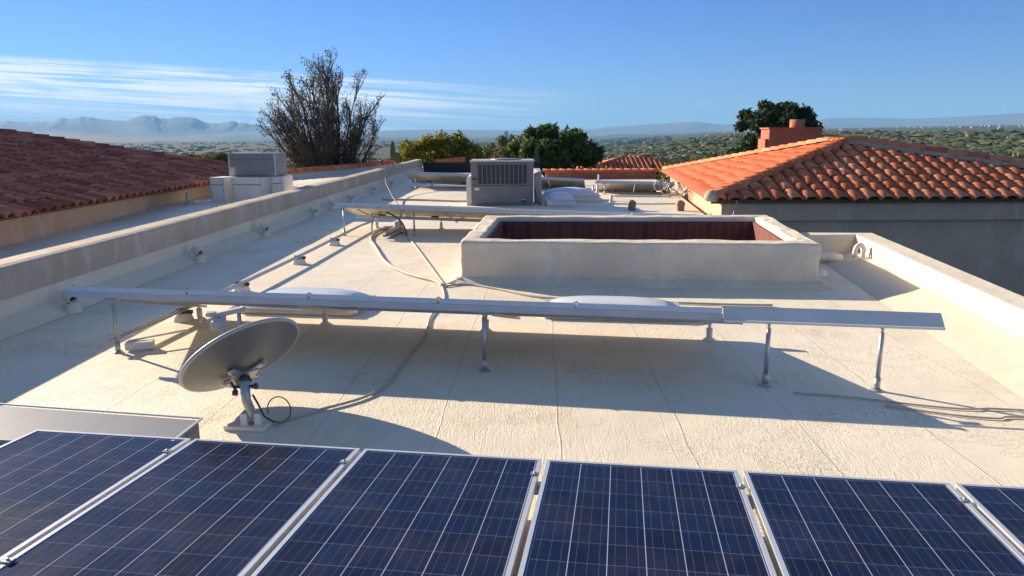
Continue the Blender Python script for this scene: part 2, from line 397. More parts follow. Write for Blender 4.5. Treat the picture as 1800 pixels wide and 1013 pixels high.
def mountains(name, az0, az1, r0, depth, prof, seed, rough):
    g = np.random.default_rng(seed); na = 260; nr = 26
    a = np.linspace(R(az0), R(az1), na); rr = r0 + np.linspace(-depth, depth, nr)
    P = np.interp(np.degrees(a), [p[0] for p in prof], [p[1] for p in prof])
    j = np.zeros(na)
    for k in range(1, 6):
        q = np.interp(np.arange(na), np.linspace(0, na, 4 * 2 ** k), g.normal(size=4 * 2 ** k)); j += q * rough / 1.45 ** k
    Aa, Rr = np.meshgrid(a, rr, indexing='ij')
    u = np.abs(Rr - r0) / depth
    base = terrain(Aa, Rr)
    az2 = Aa + .010 * noise2(Rr, Rr * .3 + Aa * 9000, .0023) * np.clip(u * 3, 0, 1); P2 = np.interp(az2, a, P); j2 = np.interp(az2, a, j)
    H = P2 * (1 + j2 * (1 - .5 * u) + .3 * u * noise2(np.sin(Aa) * Rr, np.cos(Aa) * Rr, .0011)) 
    fold = 1 + .35 * noise2(np.sin(Aa) * Rr, np.cos(Aa) * Rr, .0016) * u
    Z = base - 30 + np.maximum(0, (H - base + 30)) * np.clip(1 - u * fold, 0, 1) ** 1.15
    vs = np.stack([np.sin(Aa) * Rr, np.cos(Aa) * Rr, Z], -1).reshape(-1, 3)
    idx = np.arange(na * nr).reshape(na, nr)
    fs = np.stack([idx[:-1, :-1], idx[:-1, 1:], idx[1:, 1:], idx[1:, :-1]], -1).reshape(-1, 4)[:, ::-1]
    return tag(npmesh(name, vs, fs, M['mount'], smooth=False), kind='structure')
D1 = 21000
def hz(px, py): # height for profile at pixel-like bearing: bearing degrees, metres at D1
    return (math.degrees(math.atan((px - 900) / 1300)), 2 + (239.8 - 0.0054 * px - py) / 1300 * D1 * math.cos(math.atan((px - 900) / 1300)))
mountains('mountain_range', -48, -14, D1, 3200, [hz(-400, 222), hz(0, 214), hz(60, 211), hz(95, 209), hz(130, 208), hz(175, 206), hz(205, 208), hz(245, 207), hz(280, 205), hz(310, 211), hz(352, 205.5), hz(385, 214), hz(425, 211), hz(460, 217), hz(520, 222), hz(600, 230)], 3, .20)
mountains('far_hills', -14, 12, D1, 2200, [hz(600, 232), hz(690, 229), hz(760, 227.5), hz(800, 228.5), hz(850, 228), hz(950, 230), hz(1080, 226), hz(1200, 218)], 5, .03)
mountains('eastern_hills', 6, 46, D1, 3000, [hz(1000, 232), hz(1060, 224), hz(1130, 219), hz(1175, 216), hz(1215, 214), hz(1260, 219), hz(1400, 214), hz(1450, 209), hz(1520, 208), hz(1600, 210), hz(1700, 204), hz(1800, 198), hz(1950, 190), hz(2200, 190)], 9, .03)
mountains('low_hill', -38, -18, 11000, 1500, [(-38, -60), (-33.5, 10), (-31, 55), (-29, 40), (-26.5, 5), (-20, -65)], 11, .04)

# scrub on the slopes to the right and beyond the roofs
def ico():
    t = (1 + 5 ** .5) / 2
    v = np.array([(-1, t, 0), (1, t, 0), (-1, -t, 0), (1, -t, 0), (0, -1, t), (0, 1, t), (0, -1, -t), (0, 1, -t), (t, 0, -1), (t, 0, 1), (-t, 0, -1), (-t, 0, 1)], float)
    f = np.array([(0, 11, 5), (0, 5, 1), (0, 1, 7), (0, 7, 10), (0, 10, 11), (1, 5, 9), (5, 11, 4), (11, 10, 2), (10, 7, 6), (7, 1, 8), (3, 9, 4), (3, 4, 2), (3, 2, 6), (3, 6, 8), (3, 8, 9), (4, 9, 5), (2, 4, 11), (6, 2, 10), (8, 6, 7), (9, 8, 1)])
    return v / np.linalg.norm(v[0]), f
def blobs(name, P, S, mat, label, spread=.3):
    v, f = ico(); n = len(P)
    jit = 1 + rng.uniform(-spread, spread, (n, 12, 1))
    an = rng.uniform(0, 6.28, n); c, s_ = np.cos(an)[:, None], np.sin(an)[:, None]
    q = v[None] * jit; q = np.stack([q[..., 0] * c - q[..., 1] * s_, q[..., 0] * s_ + q[..., 1] * c, q[..., 2]], -1)
    q = q * S[:, None, :] + P[:, None, :]
    F = (f[None] + 12 * np.arange(n)[:, None, None]).reshape(-1, 3)
    rnd = np.clip(np.repeat(rng.uniform(0, 1, n), 20) * .75 + rng.uniform(0, .25, n * 20), 0, 1)
    return tag(npmesh(name, q.reshape(-1, 3), F, mat, rnd), label, None, None, 'stuff')
def leaves_mesh(C, S, size, aspect=1.6, bias=0.0):
    n = len(C); d = rng.normal(size=(n, 3)); d /= np.linalg.norm(d, axis=1)[:, None]
    e = rng.normal(size=(n, 3)); e -= (e * d).sum(1)[:, None] * d; e /= np.linalg.norm(e, axis=1)[:, None]
    sz = size * rng.uniform(.6, 1.3, (n, 1)) * S
    q = np.stack([C - d * sz * aspect * .5, C + e * sz * .35, C + d * sz * aspect * .5, C - e * sz * .35], 1)
    return q.reshape(-1, 3), np.arange(4 * n).reshape(n, 4)
# near scrub: leafy clumps, 70-420 m; far scrub: rough blobs
def slope_points(n, r0, r1, a0, a1, p=1.0):
    r = np.exp(rng.uniform(np.log(r0), np.log(r1), n)) if p else rng.uniform(r0, r1, n)
    a = R(1) * rng.uniform(a0, a1, n); z = terrain(a, r)
    return np.stack([np.sin(a) * r, np.cos(a) * r, z], -1), r
P, r = slope_points(3600, 60, 450, -2, 44)
sz = rng.uniform(.9, 2.6, len(P)) * np.clip(r / 200, .75, 1.3)
C = []; SS = []; RD = []
for p, s_, rr_ in zip(P, sz, r):
    k = int(np.clip(26000 / rr_ / 2, 40, 190)); u = rng.normal(size=(k, 3)); u /= np.linalg.norm(u, axis=1)[:, None]
    u *= rng.uniform(.55, 1.05, (k, 1)); C.append(p + u * np.array([s_, s_, s_ * .75]) + np.array([0, 0, s_ * .55])); SS.append(np.full((k, 1), s_ * (1 if k > 120 else 1.5)))
    RD.append(np.clip(rng.uniform(0, .7) + rng.uniform(0, .3, k), 0, 1))
q, f = leaves_mesh(np.concatenate(C), np.concatenate(SS), .32)
tag(npmesh('desert_scrub', q, f, M['scrub'], np.concatenate(RD)), 'olive green desert scrub covering the slopes beyond the roofs', None, None, 'stuff')
P, r = slope_points(15000, 330, 2600, 0, 46)
s_ = rng.uniform(1.3, 3.6, len(P)) * np.clip(r / 900, .8, 1.5); S = np.stack([s_ * 1.7, s_ * 1.7, s_ * .6], -1); P[:, 2] += s_ * .2
kp = (noise2(P[:, 0], P[:, 1], .006) + .6 * noise2(P[:, 0], P[:, 1], .021)) > rng.uniform(-1.1, .35, len(P)); P = P[kp]; S = S[kp] * rng.uniform(.6, 1.5, (len(P), 1))
blobs('distant_scrub', P, S, M['scrub'], 'distant olive scrub on the far side of the slope')
P, r = slope_points(7000, 500, 9000, -42, 12); s_ = rng.uniform(2.0, 4.5, len(P)) * np.clip(r / 1800, .8, 2.2); S = np.stack([s_ * 2.4, s_ * 1.3, s_ * .8], -1)
kp = (noise2(P[:, 0], P[:, 1], .0018) + .5 * noise2(P[:, 0], P[:, 1], .007)) > rng.uniform(-.8, .7, len(P)); P = P[kp]; S = S[kp] * rng.uniform(.5, 1.4, (len(P), 1))
blobs('valley_trees', P, S, M['scrub'], 'dark dots of trees spread across the valley plain')
# distant city specks
bm = MB(); P, r = slope_points(850, 3600, 14000, -42, 44)
for p, q in zip(P, r):
    a = math.degrees(math.atan2(p[0], p[1])); s_ = random.uniform(5, 15) * (q / 5000) ** .6
    if noise2(np.array(p[0]), np.array(p[1]), .0011) < -.15 and random.random() < .7: continue
    bm.box((p[0], p[1], p[2] + s_ * .12), (s_ * random.uniform(.8, 2.2), s_, s_ * .35), Matrix.Rotation(random.uniform(-.5, .5), 3, 'Z'))
tag(bm.build('distant_city', M['city']), 'pale specks of low buildings across the valley', None, None, 'stuff')
bm = MB(); bm.box((-33, 5000, -28), (24, 20, 84)); bm.box((-33, 5000, 16), (14, 12, 4))
t_ = empty('office_tower', (-33, 5000, -66), 'lone high rise block standing on the valley floor', 'tower')
bm.build('tower_block', plain('tower_concrete', (.30, .28, .27), .7), t_)

# ------------------------------------------------------------------ roof decks
dk = MB()
dk.prism([(-5.66, -4), (3.42, -4), (4.98, 6.9), (5.98, 12.75), (5.1, 12.85), (4.9, 18.1), (6.3, 30.2), (6.7, 35.2), (1.6, 35.2), (1.6, 41.9), (-5.02, 41.9)], -4.3, 0.0)
tag(dk.build('roof_deck', M['deck']), kind='structure')
# cant strips: sloped fillets along parapets
def fillet(mb, a, b, wdir, wd, ht):
    a = Vector(a); b = Vector(b); wv = Vector(wdir).normalized() * wd
    vs = [a, a + wv, a + V(0, 0, ht), b, b + wv, b + V(0, 0, ht)]
    mb.add(vs, [(0, 1, 2), (3, 5, 4), (1, 4, 5, 2), (0, 2, 5, 3), (0, 3, 4, 1)])
# ------------------------------------------------------------------ left parapet
def lx(y): return -5.60 + (y - 7.86) * (.55 / 34.0)
pw = empty('parapet_wall', (lx(18), 18, 0), 'long parapet wall with brown stained cap running down the left side of the roof', 'wall')
mb = MB(); ys_ = np.linspace(-4, 42.2, 48)
mb.prism([(lx(-4) - .30, -4), (lx(-4), -4), (lx(42.2), 42.2), (lx(42.2) - .30, 42.2)], -.02, .36); mb.build('wall_base', M['stucco'], pw)
mb = MB()
sec = [(-.335, .363), (.03, .345), (.035, .66), (.012, .697), (-.06, .712), (-.30, .715), (-.34, .69)]
vs = []; fs_ = []
for i, y in enumerate(ys_):
    j = random.uniform(-.006, .006); k = random.uniform(-.006, .006)
    vs += [(lx(y) + a + j, y, b + (k if b > .5 else 0)) for a, b in sec]
ns = len(sec)
for i in range(len(ys_) - 1):
    for k in range(ns): fs_.append((i * ns + k, i * ns + (k + 1) % ns, (i + 1) * ns + (k + 1) % ns, (i + 1) * ns + k))
fs_ += [tuple(range(ns)), tuple((len(ys_) - 1) * ns + k for k in reversed(range(ns)))]
mb.add(vs, [tuple(reversed(f)) for f in fs_]); mb.build('cap_band', M['band'], pw)
mb = MB(); fillet(mb, (lx(-4) + .001, -4, .004), (lx(42) + .001, 42, .004), (1, 0, 0), .26, .15); mb.build('cant_strip', M['stucco'], pw)
# ------------------------------------------------------------------ right parapet (turns the corner)
rp = empty('parapet_wall', (5.6, 10, 0), 'cream parapet wall running down the right side with a sloped base strip', 'wall')
mb = MB()
I0 = V(3.95, .9, 0); I1 = V(5.83, 12.42, 0); O0 = V(4.29, .85, 0); O1 = V(6.20, 12.62, 0)
mb.prism([(3.25, -4), (3.59, -4), (O0.x, O0.y), (O1.x, O1.y), (4.98, 12.72), (4.98, 12.38), (I1.x - .02, I1.y - .02), (I0.x, I0.y)], -4.2, .4)
mb.build('wall_body', M['stucco'], rp, .02)
mb = MB(); fillet(mb, (3.95, .9, .003), (5.80, 12.38, .003), (-1, .16, 0), .62, .14)
mb.build('cant_strip', stucco('cant_coating', (.66, .58, .47), (.62, .54, .43), .8), rp)
# ------------------------------------------------------------------ light well with brick lining
wl = empty('light_well', (1.9, 12, 0), 'large open stucco light well lined with red brick in the middle of the roof', 'light well')
out = [(-.74, 10.42), (4.22, 9.98), (4.72, 13.62), (-.50, 13.78)]
inn = [(-.44, 10.68), (3.98, 10.34), (4.38, 13.28), (-.22, 13.48)]
zt = .61
mb = MB(); n_ = 4
def ringwall(mb, out, inn, z0, z1):
    vs = [(p[0], p[1], z0) for p in out] + [(p[0], p[1], z1) for p in out] + [(p[0], p[1], z0) for p in inn] + [(p[0], p[1], z1) for p in inn]
    fs = []
    for i in range(4):
        j = (i + 1) % 4
        fs += [(i, j, 4 + j, 4 + i), (4 + i, 4 + j, 12 + j, 12 + i), (8 + j, 8 + i, 12 + i, 12 + j), (i, 8 + i, 8 + j, j)]
    mb.add(vs, fs)
ringwall(mb, out, inn, 0.004, zt)
ob = mb.build('stucco_curb', M['well'], wl, .045); ob.modifiers['bevel'].segments = 3
sub = ob.modifiers.new('grid', 'SUBSURF'); sub.subdivision_type = 'SIMPLE'; sub.levels = 4; sub.render_levels = 4
tx = bpy.data.textures.new('lumps', 'CLOUDS'); tx.noise_scale = .28
dm = ob.modifiers.new('lumps', 'DISPLACE'); dm.texture = tx; dm.strength = .05; dm.mid_level = .5; dm.texture_coords = 'GLOBAL'
mb = MB()
for i in range(4):
    a, b = out[i], out[(i + 1) % 4]; a = V(*a, .002); b = V(*b, .002); d = (b - a).normalized(); fillet(mb, a - d * .05, b + d * .05, d.cross(V(0, 0, 1)), .20, .09)
mb.build('base_flashing', M['well'], wl)
mb = MB(); i2 = [(inn[0][0] + .06, inn[0][1] + .06), (inn[1][0] - .06, inn[1][1] + .06), (inn[2][0] - .06, inn[2][1] - .06), (inn[3][0] + .06, inn[3][1] - .06)]
ringwall(mb, [(p[0] + (.02 if k in (0, 3) else -.02), p[1] + (.02 if k < 2 else -.02)) for k, p in enumerate(inn)], i2, .006, zt - .08)
mb.build('brick_lining', M['brick'], wl)
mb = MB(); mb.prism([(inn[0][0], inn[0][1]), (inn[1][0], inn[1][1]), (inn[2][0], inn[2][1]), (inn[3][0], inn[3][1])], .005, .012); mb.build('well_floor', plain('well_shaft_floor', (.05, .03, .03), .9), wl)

# ------------------------------------------------------------------ solar modules and racks
PW, PL = 1.07, 1.83
def make_module(W_, L_):
    r = bpy.data.objects.new('solar_panel', None); COL.objects.link(r); r.empty_display_size = .1; ORG[r.name] = V(0, 0, 0)
    fr = MB(); t = .022; h = .045
    for sx in (-1, 1): fr.box((sx * (W_ / 2 - t / 2), 0, -h / 2), (t, L_, h))
    for sy in (-1, 1): fr.box((0, sy * (L_ / 2 - t / 2), -h / 2 - .0003), (W_ - 2 * t, t, h))
    f = fr.build('frame', M['alu'], r)
    gl = MB(); gl.box((0, 0, -.008), (W_ - 2 * t, L_ - 2 * t, .006)); gl.build('cell_glass', M['cells'], r)
    bs = MB(); bs.box((0, 0, -.015), (W_ - 2 * t - .002, L_ - 2 * t - .002, .006)); bs.build('backsheet', M['backsheet'], r)
    jb = MB(); jb.box((0, L_ * .36, -.032), (.14, .11, .026)); jb.build('junction_box', M['black'], r)
    return r
def place(root, origin, ex, ey):
    ex = ex.normalized(); ez = ex.cross(ey).normalized(); ey = ez.cross(ex)
    m = Matrix((ex, ey, ez)).transposed().to_4x4(); m.translation = origin; root.matrix_world = m
module = make_module(PW, PL); used = [False]
def new_module(label, group):
    o = module if not used[0] else copy_tree(module); used[0] = True
    o['label'] = label; o['category'] = 'solar panel'; o['group'] = group; return o
# front array: far edge line and long axis fitted to the roof
long_ax = V(math.sin(R(5.9)) * math.cos(R(2.1)), math.cos(R(5.9)) * math.cos(R(2.1)), -math.sin(R(2.1)))
E0 = V(-.945, 4.165, .25); E1 = V(2.45, 3.66, .25); eu = (E1 - E0).normalized(); pitch = 1.10
ordn = ['cut by the left edge beside the metal duct', 'below the satellite dish', 'right of the one below the satellite dish', 'second from the right edge, its left side facing the widest gap', 'in the lower right of the roof', 'cut by the right edge of the photo']
for k in range(-2, 4):
    c = E0 + eu * (pitch * (k + .5)) - long_ax * (PL / 2)
    lab = 'front row solar panel ' + ordn[k + 2]
    place(new_module(lab, 'blue solar panels of the front row'), c, eu, long_ax)
# front rack: rails under the panels, mid clamps, legs
fr = empty('panel_rack', (E0.x, E0.y - .3, 0), 'low aluminium rack with clamps under the front row of blue panels', 'rack')
nz = eu.cross(long_ax).normalized()
for dist in (.22, 1.45):
    mb = MB(); a = E0 - eu * 2.55 * 1.2 - long_ax * dist - nz * .08; b = E0 + eu * 4.9 - long_ax * dist - nz * .08
    mb.bar(a, b, .045, .06, nz); mb.build('rail', M['alu'], fr)
    for s_ in (-2.4, .02, 2.4, 4.75):
        p = E0 + eu * s_ - long_ax * dist - nz * .11; mb = MB(); mb.tube([p, (p.x, p.y, .0)], .022, 8); mb.lathe([(.06, 0), (.055, .015), (.024, .03)], (p.x, p.y, .002), 12); mb.build('leg', M['galv'], fr)
for k in range(-1, 4):
    for dist in (.22, 1.45):
        p = E0 + eu * (pitch * k) - long_ax * dist + nz * .002; mb = MB()
        Mx = Matrix((eu, long_ax, nz)).transposed(); mb.box(p + nz * .003, (.046, .036, .006), Mx); mb.box(p - nz * .03, (.018, .05, .06), Mx); mb.lathe([(.0, .008), (.007, .008), (.007, 0)], p + nz * .006, 6); mb.build('clamp', M['galv'], fr)

def row(PLft, ex, n, pit, L_, tilt, label, group, labels, legs_near, legs_far, ext=0, zslope=0.0, gap=.02, botdrop=.11):
    """a row of modules, high edge towards the viewer, tilted down to the far side"""
    ex = Vector(ex).normalized(); fw = V(-ex.y, ex.x, 0).normalized(); ly = (fw * math.cos(R(tilt)) - V(0, 0, 1) * math.sin(R(tilt))).normalized()
    nz = ex.cross(ly).normalized(); P0 = Vector(PLft)
    for k in range(n):
        c = P0 + ex * (pit * (k + .5)) + ly * (L_ / 2)
        o = new_module(labels(k), group); place(o, c, ex, ly)
        s = o.matrix_world.copy(); o.matrix_world = s @ Matrix.Diagonal(((pit - gap) / PW, L_ / PL, 1, 1))
    rk = empty('panel_rack', (P0.x, P0.y, 0), label, 'rack')
    Lt = n * pit + ext
    # near fascia rail: two stacked channels
    mb = MB(); a = P0 - ex * .03 + ly * .03 - nz * .078; b = P0 + ex * Lt + ly * .03 - nz * .078
    mb.bar(a, P0 + ex * (n * pit) + ly * .03 - nz * .078, .05, .058, nz); mb.build('rail', M['alu_matte'], rk)
    if ext:                                            # bare angle rail running on, its web leaning back along the sun's slope
        wv = (SUN - ex * SUN.dot(ex)).normalized(); q0 = P0 + ex * (n * pit + .004) - nz * .045 + ly * .03; q1 = P0 + ex * Lt - nz * .045 + ly * .03
        mb = MB(); mb.bar(q0, q1, .155, .007, ex.cross(wv)); mb.bar(q0 - wv * .078, q1 - wv * .078, .012, .020); mb.build('rail', M['backsheet'], rk)
    mb = MB(); a = P0 + ly * (L_ - .22) - nz * .082; b = P0 + ex * (n * pit + .35) + ly * (L_ - .22) - nz * .082
    mb.bar(a, b, .045, .06, nz); mb.build('rail', M['alu_matte'], rk)
    for s_ in np.arange(.5, n * pit, pit * 1.5):   # cross struts beneath the modules
        mb = MB(); mb.bar(P0 + ex * s_ + ly * .06 - nz * .125, P0 + ex * s_ + ly * (L_ - .15) - nz * .132, .03, .03, nz); mb.build('strut', M['galv'], rk)
    for s_ in legs_near:
        p = P0 + ex * s_ + ly * .035 - nz * .11; mb = MB()
        mb.box(p + V(0, 0, .004), (.13, .06, .008), Matrix.Rotation(math.atan2(ex.y, ex.x), 3, 'Z'))
        mb.tube([p, p - V(0, 0, .06)], .014, 8); mb.tube([p - V(0, 0, .05), V(p.x, p.y, .10)], .019, 10); mb.tube([V(p.x, p.y, .11), V(p.x, p.y, .0)], .026, 10)
        mb.lathe([(.055, 0), (.045, .010), (.028, .018)], (p.x, p.y, .002), 14); mb.build('leg', M['galv'], rk)
    for s_ in legs_far:
        p = P0 + ex * s_ + ly * (L_ - .22) - nz * .11; mb = MB()
        mb.tube([p, V(p.x, p.y, .12)], .017, 8); mb.tube([V(p.x, p.y, .13), V(p.x, p.y, 0)], .032, 10); mb.lathe([(.07, 0), (.05, .02), (.03, .03)], (p.x, p.y, .002), 12); mb.build('leg', M['white_paint'], rk)
    for k in range(n + 1):
        p = P0 + ex * (pit * k) + ly * .015 + nz * .003; mb = MB(); mb.box(p, (.035, .05, .006), Matrix((ex, ly, nz)).transposed()); mb.box(p + nz * .008, (.014, .014, .012), Matrix((ex, ly, nz)).transposed()); mb.build('clamp', M['galv'], rk)
    return ex, ly, nz, rk
num = ['first', 'second', 'third', 'fourth', 'fifth', 'sixth', 'seventh', 'eighth']
P1 = V(-4.31, 7.10, .66); Q1 = V(3.455, 5.735, .66); ex1 = (Q1 - P1); LL1 = ex1.length
row(P1, ex1, 5, 1.235, 1.65, 15, 'raised rack on thin posts behind the dish, its rail longer than its panels', 'panels',
    lambda k: '%s solar panel from the left, seen edge on in the row behind the satellite dish' % num[k], [.42, 1.75, 4.12, 6.55, LL1 - .45], [.45, 2.0, 3.85, 6.2], ext=LL1 - 5 * 1.235)
for o in bpy.data.objects:
    if o.get('group') == 'panels': o['group'] = 'solar panels of the raised row behind the dish'
P2 = V(-3.74, 15.61, .70); Q2 = V(5.05, 14.45, .475)
row(P2, Q2 - P2, 7, 1.24, 1.6, 15, 'aluminium rack on posts running behind the brick lined light well', 'solar panels of the row behind the light well',
    lambda k: '%s solar panel from the left in the row just behind the light well' % num[k], [.2, 1.72, 3.4, 5.1, 6.8, 8.4], [.5, 2.0, 3.6, 5.3, 7.0], ext=.15)
P3 = V(-4.20, 28.89, .70); Q3 = V(2.85, 27.9, .43)
row(P3, Q3 - P3, 5, 1.4, 1.7, 17, 'aluminium rack holding the row of panels behind the rooftop cooling unit', 'solar panels of the row behind the rooftop unit',
    lambda k: '%s solar panel from the left in the row behind the grey rooftop unit' % num[k], [.5, 2.6, 4.8, 6.7], [.8, 3.4, 6.2])
P4 = V(2.95, 26.0, .49); Q4 = V(5.5, 25.7, .44)
row(P4, Q4 - P4, 2, 1.35, 1.4, 20, 'short aluminium rack of panels near the tiled parapet at the back', 'solar panels of the short back row',
    lambda k: ('left' if k == 0 else 'right') + ' one of two solar panels in the short row beside the orange roof', [.3, 2.2], [.6, 2.0])

# ------------------------------------------------------------------ flat perforated duct at the left of the front array
dt = empty('metal_duct', (-3, 4.8, 0), 'flat grey perforated metal duct cover behind the left front panels', 'duct')
mb = MB(); dpoly = [(-4.6, 4.55), (-2.14, 4.20), (-2.10, 4.66), (-4.6, 5.14)]
mb.prism(dpoly, .06, .235); mb.build('duct_body', M['duct'], dt, .004)
mb = MB(); mb.bar((-2.12, 4.18, .242), (-2.085, 4.68, .240), .018, .010); mb.bar((-4.6, 5.15, .242), (-2.085, 4.68, .240), .012, .010); mb.build('edge_trim', M['alu'], dt)
mb = MB()
for x, y in ((-4.4, 4.8), (-3.2, 4.65), (-2.15, 4.45)): mb.box((x, y, .03), (.12, .3, .06))
mb.build('support_block', M['galv'], dt)

# ------------------------------------------------------------------ satellite dish
ds = empty('satellite_dish', (-1.94, 5.1, 0), 'grey satellite dish seen from behind on a short mast in front of the panels', 'satellite dish')
nrm = V(-.55, .447, .706).normalized(); cen = V(-2.07, 5.43, .455)
Rm = Matrix.Rotation(0, 4, 'Z'); up = V(0, 0, 1); dx = up.cross(nrm).normalized(); dy = nrm.cross(dx).normalized()
DM = Matrix((dx, dy, nrm)).transposed()
mb = MB(); prof = []
for i in range(13):
    r_ = .458 * i / 12; prof.append((max(r_, 1e-4), .085 * (r_ / .458) ** 2 - .085))
prof2 = [(.460, .0), (.472, -.004), (.472, -.014), (.460, -.016)] + [(max(.458 * i / 12, 1e-4), .085 * (i / 12) ** 2 - .085 - .014) for i in reversed(range(12))]
mb.lathe(prof + prof2, cen, 56, DM, sy=.97); mb.build('reflector', M['dish'], ds)
mb = MB(); mb.lathe([(.456, .006), (.473, .006), (.477, -.002), (.473, -.018), (.456, -.018)], cen, 56, DM, sy=.97); mb.build('rim', M['greylight'], ds)
bk = cen - nrm * .115 - dy * .13
mb = MB(); # pressed back bracket with four lobes
for sx in (-1, 1):
    for sy in (-1, 1):
        a = bk; b = bk + dx * sx * .14 + dy * (sy * .085 + .04) + nrm * (.004); mb.bar(a, b, .065, .014, nrm); mb.lathe([(0.001, -.022), (.020, -.018), (.024, 0)], b, 10, DM)
mb.box(bk - nrm * .008 + dy * .01, (.22, .12, .014), DM); mb.build('back_bracket', M['galv'], ds)
mtop = V(-1.935, 5.09, .335)
mb = MB(); mb.box(bk - nrm * .035 - dy * .02, (.09, .07, .06), DM); mb.bar(bk - nrm * .03, mtop + V(0, .01, .02), .06, .05, dx)
mb.tube([mtop + V(-.075, 0, -.02), mtop + V(.085, 0, -.01)], .012, 8); mb.tube([mtop + V(.075, -.01, -.01), mtop + V(.095, -.01, -.01)], .024, 8)
mb.tube([mtop + V(-.10, 0, .02), mtop + V(-.055, -.01, -.06)], .010, 8); mb.tube([mtop + V(-.085, -.01, -.06), mtop + V(-.055, -.01, -.06)], .022, 8); mb.build('elevation_clamp', M['darkcable'], ds)
mb = MB(); mb.tube([V(-1.935, 5.09, .365), V(-1.93, 5.08, .22), V(-1.90, 5.09, .12), V(-1.90, 5.10, .03)], .034, 14); mb.build('mast', M['galv'], ds)
mb = MB(); mb.prism([(-2.10, 5.04), (-1.80, 5.00), (-1.76, 5.20), (-2.02, 5.24)], .001, .035); mb.box((-1.95, 5.10, .075), (.05, .10, .10)); mb.box((-1.85, 5.10, .075), (.05, .10, .10)); mb.tube([(-1.98, 5.08, .07), (-1.82, 5.08, .07)], .016, 8)
mb.build('foot', M['white_paint'], ds, .008)
# receiver arm beyond the dish
a0 = cen - dy * .43 - nrm * .01; tip = V(-2.38, 5.92, .66)
mb = MB(); mid = (a0 + tip) / 2 - V(0, 0, .03); mb.bar(a0, mid, .04, .03, nrm); mb.bar(mid, tip, .04, .03, nrm); mb.build('feed_arm', M['greylight'], ds)
mb = MB(); mb.bar(tip + V(-.10, .0, -.02), tip + V(.17, .03, .035), .07, .04); mb.tube([tip + V(-.10, 0, -.02), tip + V(-.10, 0, .015)], .045, 12); mb.build('receiver_arm', M['greylight'], ds, .006)
mb = MB(); dirn = (cen - tip).normalized(); mb.tube([tip + V(-.03, -.01, -.03), tip + V(-.05, -.03, -.13)], .045, 12); mb.box(tip + V(-.04, -.03, -.09), (.10, .07, .07), Matrix.Rotation(.3, 3, 'Z')); mb.build('receiver', M['greylight'], ds, .006)
mb = MB(); lp = [V(-1.88, 5.08, .26), V(-1.84, 5.06, .20), V(-1.80, 5.06, .10), V(-1.74, 5.08, .05)]; mb.tube(lp, .008, 6)
lp = []
for i in range(18):
    t = math.pi * (1.35 + 1.75 * i / 17); lp.append(V(-1.71 + .085 * math.cos(t), 5.12, .13 + .10 * math.sin(t)))
mb.tube(lp, .0045, 6); mb.build('coax_loop', M['darkcable'], ds)

# ------------------------------------------------------------------ cables and conduits
def cable(name, pts, r, mat, label, cat='cable', z=None, jit=.0):
    P = [Vector((p[0], p[1], (p[2] if len(p) > 2 else r + .004))) for p in pts]; out_ = []
    for i in range(len(P) - 1):
        p0 = P[max(i - 1, 0)]; p1 = P[i]; p2 = P[i + 1]; p3 = P[min(i + 2, len(P) - 1)]
        for k in range(8):
            t = k / 8; out_.append(.5 * ((2 * p1) + (-p0 + p2) * t + (2 * p0 - 5 * p1 + 4 * p2 - p3) * t * t + (-p0 + 3 * p1 - 3 * p2 + p3) * t ** 3) + V(random.uniform(-jit, jit), random.uniform(-jit, jit), 0))
    out_.append(P[-1]); mb = MB(); mb.tube(out_, r, 8); o = mb.build(name, mat, None, origin=P[0]); return tag(o, label, cat)
cable('roof_cable', [(-2.74, 16.94), (-2.92, 15.76), (-2.84, 14.8), (-2.59, 13.89), (-2.06, 12.01), (-1.55, 11.0), (-1.11, 10.46), (-.98, 10.13)], .023, M['cable'], 'thick beige cable curving over the roof left of the light well', jit=.004)
cable('roof_cable', [(-2.5, 16.4), (-1.95, 14.4), (-1.73, 13.51), (-1.31, 11.72), (-1.05, 10.6), (-.95, 10.2)], .013, M['cable'], 'thin cable running straight to the corner of the light well')
cable('roof_cable', [(-.98, 10.14), (-.90, 9.6), (-.87, 9.1), (-.95, 8.35), (-.92, 7.6), (-.98, 7.0), (-1.03, 6.4), (-1.08, 5.95), (-1.22, 5.66), (-1.5, 5.4), (-1.7, 5.2), (-1.74, 5.12)], .012, M['cable'], 'cable snaking beneath the raised panels to the satellite dish foot')
cable('roof_cable', [(-.94, 10.1), (-.65, 10.25), (-.23, 9.95), (.4, 9.36), (1.2, 9.2), (2.4, 8.95), (3.2, 8.85)], .014, M['cable'], 'cable lying along the front of the light well towards the right')
cable('roof_cable', [(2.3, 5.75), (2.75, 5.62), (3.2, 5.44), (3.5, 5.36), (3.75, 5.36), (4.5, 5.2)], .008, M['cable'], 'upper of two thin pale cables lying at the right edge of the roof')
cable('roof_cable', [(2.9, 5.45), (3.3, 5.25), (3.6, 5.17), (3.75, 5.2), (4.5, 5.1)], .008, M['cable'], 'lower of two thin pale cables lying at the right edge of the roof')
cable('roof_cable', [(-4.6, 29.5, .9), (-4.55, 27, .55), (-4.0, 24.5, .25), (-3.4, 22.0, .1), (-3.0, 20.6, .03)], .02, M['darkcable'], 'dark cable dropping from the left parapet to the far deck')
cable('roof_cable', [(-4.2, 24.0), (-3.0, 23.8), (-1.8, 23.3), (-1.3, 23.2)], .03, M['cable'], 'pale conduit lying across the deck left of the grey rooftop unit')
